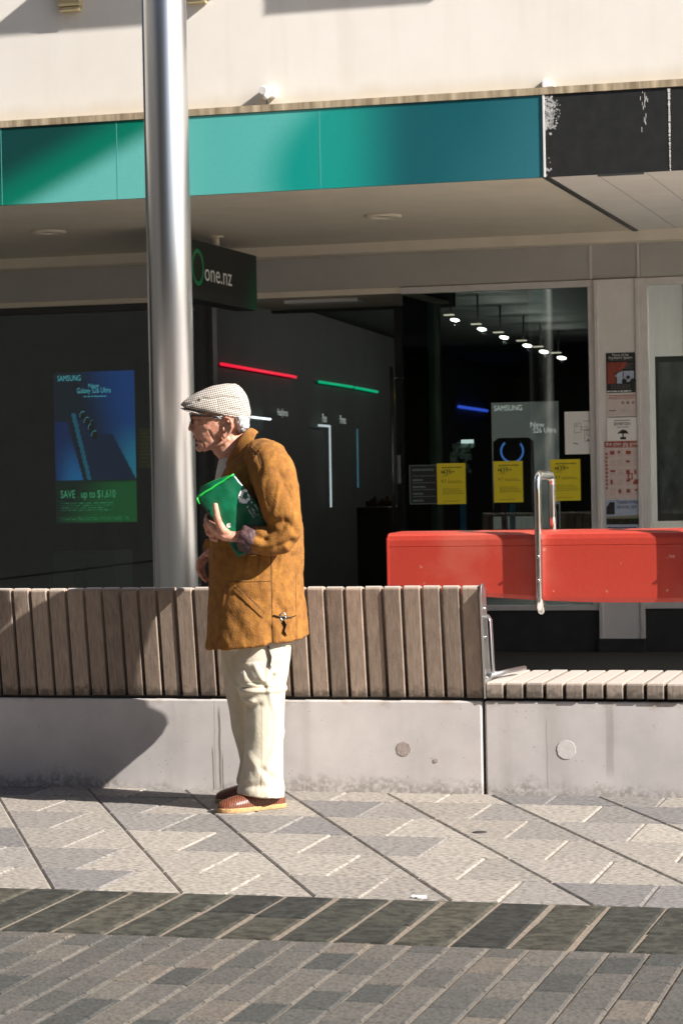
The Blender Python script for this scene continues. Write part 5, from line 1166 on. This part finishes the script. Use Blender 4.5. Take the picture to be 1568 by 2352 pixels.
# collar: a turned-down band standing round the neck
inner = [(578, 885, -.045), (612, 820, -.068), (668, 725, -.084), (722, 640, -.083), (768, 580, -.060), (790, 562, 0)]
outer = [(690, 905, -.115), (745, 835, -.132), (800, 745, -.135), (842, 670, -.120), (860, 620, -.080), (866, 606, 0)]
mir = lambda q: [(a, b, -c) for a, b, c in q[-2::-1]]
inn = [z1(*p) for p in inner+mir(inner)]; oun = [z1(*p) for p in outer+mir(outer)]
def smoothpath(P, m=4):
    out = []
    for i in range(len(P)-1):
        p0, p1, p2, p3 = P[max(i-1, 0)], P[i], P[i+1], P[min(i+2, len(P)-1)]
        for k in range(m):
            t = k/m; out.append(0.5*((2*p1)+(-p0+p2)*t+(2*p0-5*p1+4*p2-p3)*t*t+(-p0+3*p1-3*p2+p3)*t**3))
    out.append(P[-1]); return out
inn, oun = smoothpath(inn), smoothpath(oun); rs_ = []
ctr = z1(740, 760, 0)
for a, b in zip(inn, oun):
    d = b-a; nrm = (a+b)/2-ctr; nrm = nrm-d*(nrm@d)/(d@d); nrm = nrm/np.linalg.norm(nrm); r = []
    for k in range(12):
        t = 2*math.pi*k/12; r.append((a+b)/2+nrm*(.006+.004*math.sin(math.pi*.5))+d/2*math.cos(t)+nrm*.0045*math.sin(t))
    rs_.append(r)
mb = MB(); mb.rings(rs_, 0, True, True)
st2 = [(a, b) for a, b in zip(inn, oun)]
rs2 = []
for a, b in st2:                    # the stand inside the fold
    d = b-a; cen = a+d*0.12; low = z1(700, 905, 0)*0.0+cen-EZ*.05+ (ctr-cen)*np.array([.15, .15, 0]); e = low-cen; nn = (cen-ctr)*np.array([1, 1, 0]); nn = nn/np.linalg.norm(nn)
    rs2.append([cen+e*.5+e*.5*math.cos(2*math.pi*k/10)+nn*.004*math.sin(2*math.pi*k/10) for k in range(10)])
mb.rings(rs2, 0, True, True)
mb.build('collar', m_coat, coatob)
# cuffs: turned-back lining at the near wrist
mb = MB(); mb.tube([z1(858, 1608, -.252), z1(800, 1598, -.248), z1(745, 1585, -.244), z1(716, 1578, -.241)], [.0535, .0555, .0530, .0500], 24)
me = fuse(mb, .004, 2, lambda co, no: .004*N3(*(np.array(loc(co))*45))); place(me, 'cuff', m_lining, coatob)
mb = MB(); c = z1(836, 1748, -.235); mb.ball(c, (.012, .006, .003)); mb.build('cuff_button', pm('brass', (0.7, 0.5, 0.25), None, 9, 0.3, metal=1.0), coatob)

# ---- cap, hair, glasses
CP = MB()
cap = [((900, 104), (1050, 110), .014), ((770, 122), (1105, 140), .036), ((640, 152), (1160, 185), .053), ((480, 212), (1215, 250), .067), ((325, 292), (1262, 330), .077), ((205, 365), (1292, 420), .082), ((125, 430), (1310, 510), .085), ((88, 478), (1320, 590), .0865), ((92, 515), (1322, 660), .0865), ((170, 545), (1310, 715), .085), ((300, 580), (1282, 748), .082), ((380, 575), (1240, 735), .07)]
stack(CP, [ring(zh, a, b, w, 0, 2.15, 40) for a, b, w in cap])
capfold = [(lp(zh, [(330, 430), (480, 370), (620, 390), (820, 345), (1100, 380)]), .0035, .0045), (lp(zh, [(930, 560), (1140, 580)]), .003, .004), (lp(zh, [(860, 650), (1110, 690)]), .003, .0035), (lp(zh, [(735, 400), (745, 590)]), .002, .002), (lp(zh, [(90, 520), (260, 470), (400, 400)]), .005, .006)]
def cap_disp(co, no):
    x, y, z = loc(co); d = .0015*N3(x*30, y*30, z*30)
    for P, w, dep in capfold:
        q = poly_dist(x, z, P)
        if q < 2.5*w: d -= dep*math.exp(-(q/w)**2)
    return d
me = fuse(CP, 0.0032, 3, cap_disp)
m_tweed, nt, bs = nmat('houndstooth_tweed'); bs.inputs['Roughness'].default_value = 0.95; tc = nd(m_tweed, 'ShaderNodeTexCoord'); mpn = nd(m_tweed, 'ShaderNodeMapping'); nt.links.new(tc.outputs['Object'], mpn.inputs[0])
mpn.inputs['Rotation'].default_value = (0, 0, math.radians(-17.7)); sp = nd(m_tweed, 'ShaderNodeSeparateXYZ'); nt.links.new(mpn.outputs[0], sp.inputs[0])
k_ = 2*math.pi/0.0085
sa = math_(m_tweed, 'SINE', math_(m_tweed, 'ADD', math_(m_tweed, 'MULTIPLY', sp.outputs[0], k_), math_(m_tweed, 'MULTIPLY', sp.outputs[2], k_*0.25)))
sb_ = math_(m_tweed, 'SINE', math_(m_tweed, 'SUBTRACT', math_(m_tweed, 'MULTIPLY', sp.outputs[2], k_), math_(m_tweed, 'MULTIPLY', sp.outputs[0], k_*0.2)))
ln = math_(m_tweed, 'ADD', smooth(m_tweed, sa, 0.1, 0.7), smooth(m_tweed, sb_, 0.1, 0.7)); fac = smooth(m_tweed, ln, 0.3, 1.7)
mx = nd(m_tweed, 'ShaderNodeMix', data_type='RGBA'); nt.links.new(fac, mx.inputs['Factor']); mx.inputs['A'].default_value = lin(192, 182, 172); mx.inputs['B'].default_value = (0.02, 0.016, 0.015, 1); nt.links.new(mx.outputs['Result'], bs.inputs['Base Color'])
capob = place(me, 'flat_cap', m_tweed, man)
BR = MB(); rs_ = []
for k in range(13):
    t = math.pi*k/12; sy = -math.cos(t)*.070; fx = math.sin(t)**.7
    tip = zh(400-322*fx, 608-74*fx, sy); inn_ = zh(520, 622, sy*0.95); c = (tip+inn_)/2; a = (tip-inn_)/2
    rs_.append([c+a*math.cos(2*math.pi*q/12)+EZ*(.0042*math.sin(2*math.pi*q/12)-0.006*abs(math.cos(t))) for q in range(12)])
BR.rings(rs_, 0, True, True); me = fuse(BR, .0028, 2); place(me, 'brim', m_tweed, capob)
H = MB()
stack(H, [ring(zh, a, b, w, 0, 2.2, 36) for a, b, w in (((960, 690), (1284, 690), .0775), ((985, 745), (1296, 760), .0775), ((1000, 820), (1296, 830), .0745), ((1030, 870), (1284, 880), .070), ((1075, 925), (1230, 930), .062), ((1110, 965), (1180, 965), .05))])
H.tube([zh(670, 720, -.0735), zh(740, 712, -.0765), zh(820, 695, -.078)], [.002, .004, .005], 8); H.tube([zh(670, 720, .0735), zh(740, 712, .0765), zh(820, 695, .078)], [.004, .006, .006], 8)
me = fuse(H, .003, 1, lambda co, no: .0035*N3(*(np.array(loc(co))*np.array([150, 150, 70])))+.002*N3(*(np.array(loc(co))*60))); place(me, 'hair', m_hair, man)
G = MB(); G.tube([zh(870, 708, -.0795), zh(600, 676, -.079), zh(330, 668, -.074), zh(290, 668, -.066)], .0034, 8); G.tube([zh(870, 705, .0795), zh(600, 668, .079), zh(330, 655, .072), zh(290, 655, .066)], .0024, 8)
for s_ in (-1, 1):
    c = zh(278, 718, s_*.037); G.tube([c+EY*.027*math.cos(2*math.pi*k/24)+EZ*(.019*math.sin(2*math.pi*k/24))-EX*.004*math.sin(2*math.pi*k/24) for k in range(25)], .0030, 8)
G.tube([zh(276, 690, -.012), zh(272, 682, 0), zh(276, 690, .012)], .002, 8); gl = G.build('glasses', m_specs, man)

# ------------------------------------------------------------------ the green folded bag he holds
m_bag = pm('green_bag_cloth', (0.004, 0.120, 0.052), (0.003, 0.062, 0.027), 7, 0.30, 0.35, 26, bdist=0.006)
m_rim = pm('bright_green_rim', (0.02, 0.50, 0.06), (0.012, 0.36, 0.05), 20, 0.35)
bag_c = z1(640, 1320, -.235); bag = thing('shopping_bag', 'folded green reusable bag with a white recycling mark, held under his arm', 'bag', (bag_c[0], bag_c[1], z1(660, 1760, -.23)[2]))
q = {'tl': (303, 1200), 'tr': (650, 980), 'br': (1100, 1540), 'bl': (690, 1772)}
def bagpt(u, w, v): a = np.array(q['tl'])*(1-u)+np.array(q['tr'])*u; b = np.array(q['bl'])*(1-u)+np.array(q['br'])*u; p = a*(1-w)+b*w; return z1(p[0], p[1], v)
mb = MB(); nu, nw = 18, 30
def bulge(u, w): return .010*math.sin(math.pi*u)**.6*math.sin(math.pi*min(1, w*1.0+.15))**.6
def vfront(u, w): return -.238-bulge(u, w)*.5+.0040*N3(u*4, w*6, 1)+.0022*N3(u*11, w*13, 4)-.0025*abs(math.sin(w*7+u*5+N3(u*3, w*3, 2)*2))
def vback(u, w): return -.218+.010*(1-u)*(1-w)**3
g0 = [[bagpt(i/nu, j/nw, vfront(i/nu, j/nw)) for i in range(nu+1)] for j in range(nw+1)]
g1 = [[bagpt(i/nu, j/nw, vback(i/nu, j/nw)) for i in range(nu+1)] for j in range(nw+1)]
vs = [p for r in g0 for p in r]+[p for r in g1 for p in r]; o = (nu+1)*(nw+1); fs = []; I = lambda i, j: j*(nu+1)+i
for j in range(nw):
    for i in range(nu): fs += [(I(i, j), I(i+1, j), I(i+1, j+1), I(i, j+1)), (o+I(i, j+1), o+I(i+1, j+1), o+I(i+1, j), o+I(i, j))]
for j in range(nw): fs += [(I(0, j), I(0, j+1), o+I(0, j+1), o+I(0, j)), (I(nu, j+1), I(nu, j), o+I(nu, j), o+I(nu, j+1))]
for i in range(nu): fs += [(I(i, nw), I(i+1, nw), o+I(i+1, nw), o+I(i, nw)), (I(i+1, 0), I(i, 0), o+I(i, 0), o+I(i+1, 0))]
mb.add(vs, fs, 0, None, True); mb.build('folded_cloth', m_bag, bag)
# bright hemmed rim along the mouth, and the slack far rim
mb = MB(); P = [bagpt(k/10, -.004+.010*math.sin(k*2.1)*.3, vfront(k/10, 0)-.003) for k in range(11)]; mb.tube(P, [(.0065, .004)]*11, 10)
P2 = [z1(a, b, -.212) for a, b in ((310, 1215), (335, 1185), (420, 1130), (520, 1060), (640, 985))]; mb.tube(P2, .0028, 8)
mb.tube([z1(303, 1195, -.24), z1(300, 1215, -.245), z1(322, 1262, -.243)], [.005, .004, .003], 8)
mb.build('rim', m_rim, bag)
mb = MB(); fl_ = [(322, 1195), (330, 1105), (440, 1050), (565, 1005), (648, 985)]
top = [z1(a, b, -.205) for a, b in fl_]; bot = [z1(300+88*k, 1200-52*k, -.212) for k in range(5)]
mb.rings([[*top], [*bot]], 0, False, True, close=False); ob = mb.build('back_flap', m_bag, bag, recalc=False); md = ob.modifiers.new('s', 'SOLIDIFY'); md.thickness = 0.0018
mb = MB(); mb.tube(top, .0016, 6); mb.build('flap_edge', m_rim, bag)
# white print: three chasing arrows, lettering, small round emblem
bd = {};
def bp_(x, y, l=.0016):       # a point of the bag's face under this spot
    a = np.array([x, y]); Q = np.array(q['tl']); U = np.array(q['tr'])-Q; W = np.array(q['bl'])-Q
    s = np.linalg.solve(np.array([U, W]).T, a-Q); u, w = np.clip(s, 0, 1); return z1(x, y, vfront(u, w)-l)
mb = MB()
def pp(pts):
    mb.add([bp_(x, y) for x, y in pts], [tuple(range(len(pts)))])
for pts in ([(690, 1180), (712, 1135), (745, 1150), (728, 1190), (735, 1205)], [(720, 1128), (765, 1120), (778, 1140), (768, 1150), (745, 1148)], [(690, 1188), (728, 1208), (722, 1225), (710, 1255), (700, 1240), (690, 1208)], [(716, 1222), (742, 1208), (776, 1240), (772, 1256), (722, 1256)], [(760, 1215), (790, 1196), (802, 1210), (798, 1245), (778, 1246)], [(775, 1150), (784, 1165), (802, 1190), (788, 1194), (776, 1186)]): pp(pts)
mb.build('recycling_mark', m_ink, bag, recalc=False)
mb = MB(); pp([(768, 1295), (776, 1300), (826, 1246), (818, 1238)])
def btext(body, x, y, dx, dy, size):
    vs, fs = text_geo(body); L = math.hypot(dx, dy); ux_, uy_ = dx/L, dy/L
    k = L/(max(v[0] for v in vs)); mb.add([bp_(x+v[0]*k*ux_+v[1]*size*uy_, y+v[0]*k*uy_-v[1]*size*ux_) for v in vs], fs)
btext('recycle', 806, 1300, 62, 92, 42); btext('choose', 836, 1268, 44, 66, 28); btext('bring it back', 783, 1320, 56, 80, 22)
mb.build('lettering', m_ink, bag, recalc=False)
mb = MB()
for r0, r1, a0, a1 in ((14, 21, 30, 330), (4, 10, -120, 200)):
    n = 20; vv = [bp_(601+r*math.cos(math.radians(a0+(a1-a0)*k/n)), 1463-r*math.sin(math.radians(a0+(a1-a0)*k/n))) for k in range(n+1) for r in (r0, r1)]
    mb.add(vv, [(2*k, 2*k+1, 2*k+3, 2*k+2) for k in range(n)])
mb.build('emblem', m_ink, bag, recalc=False)
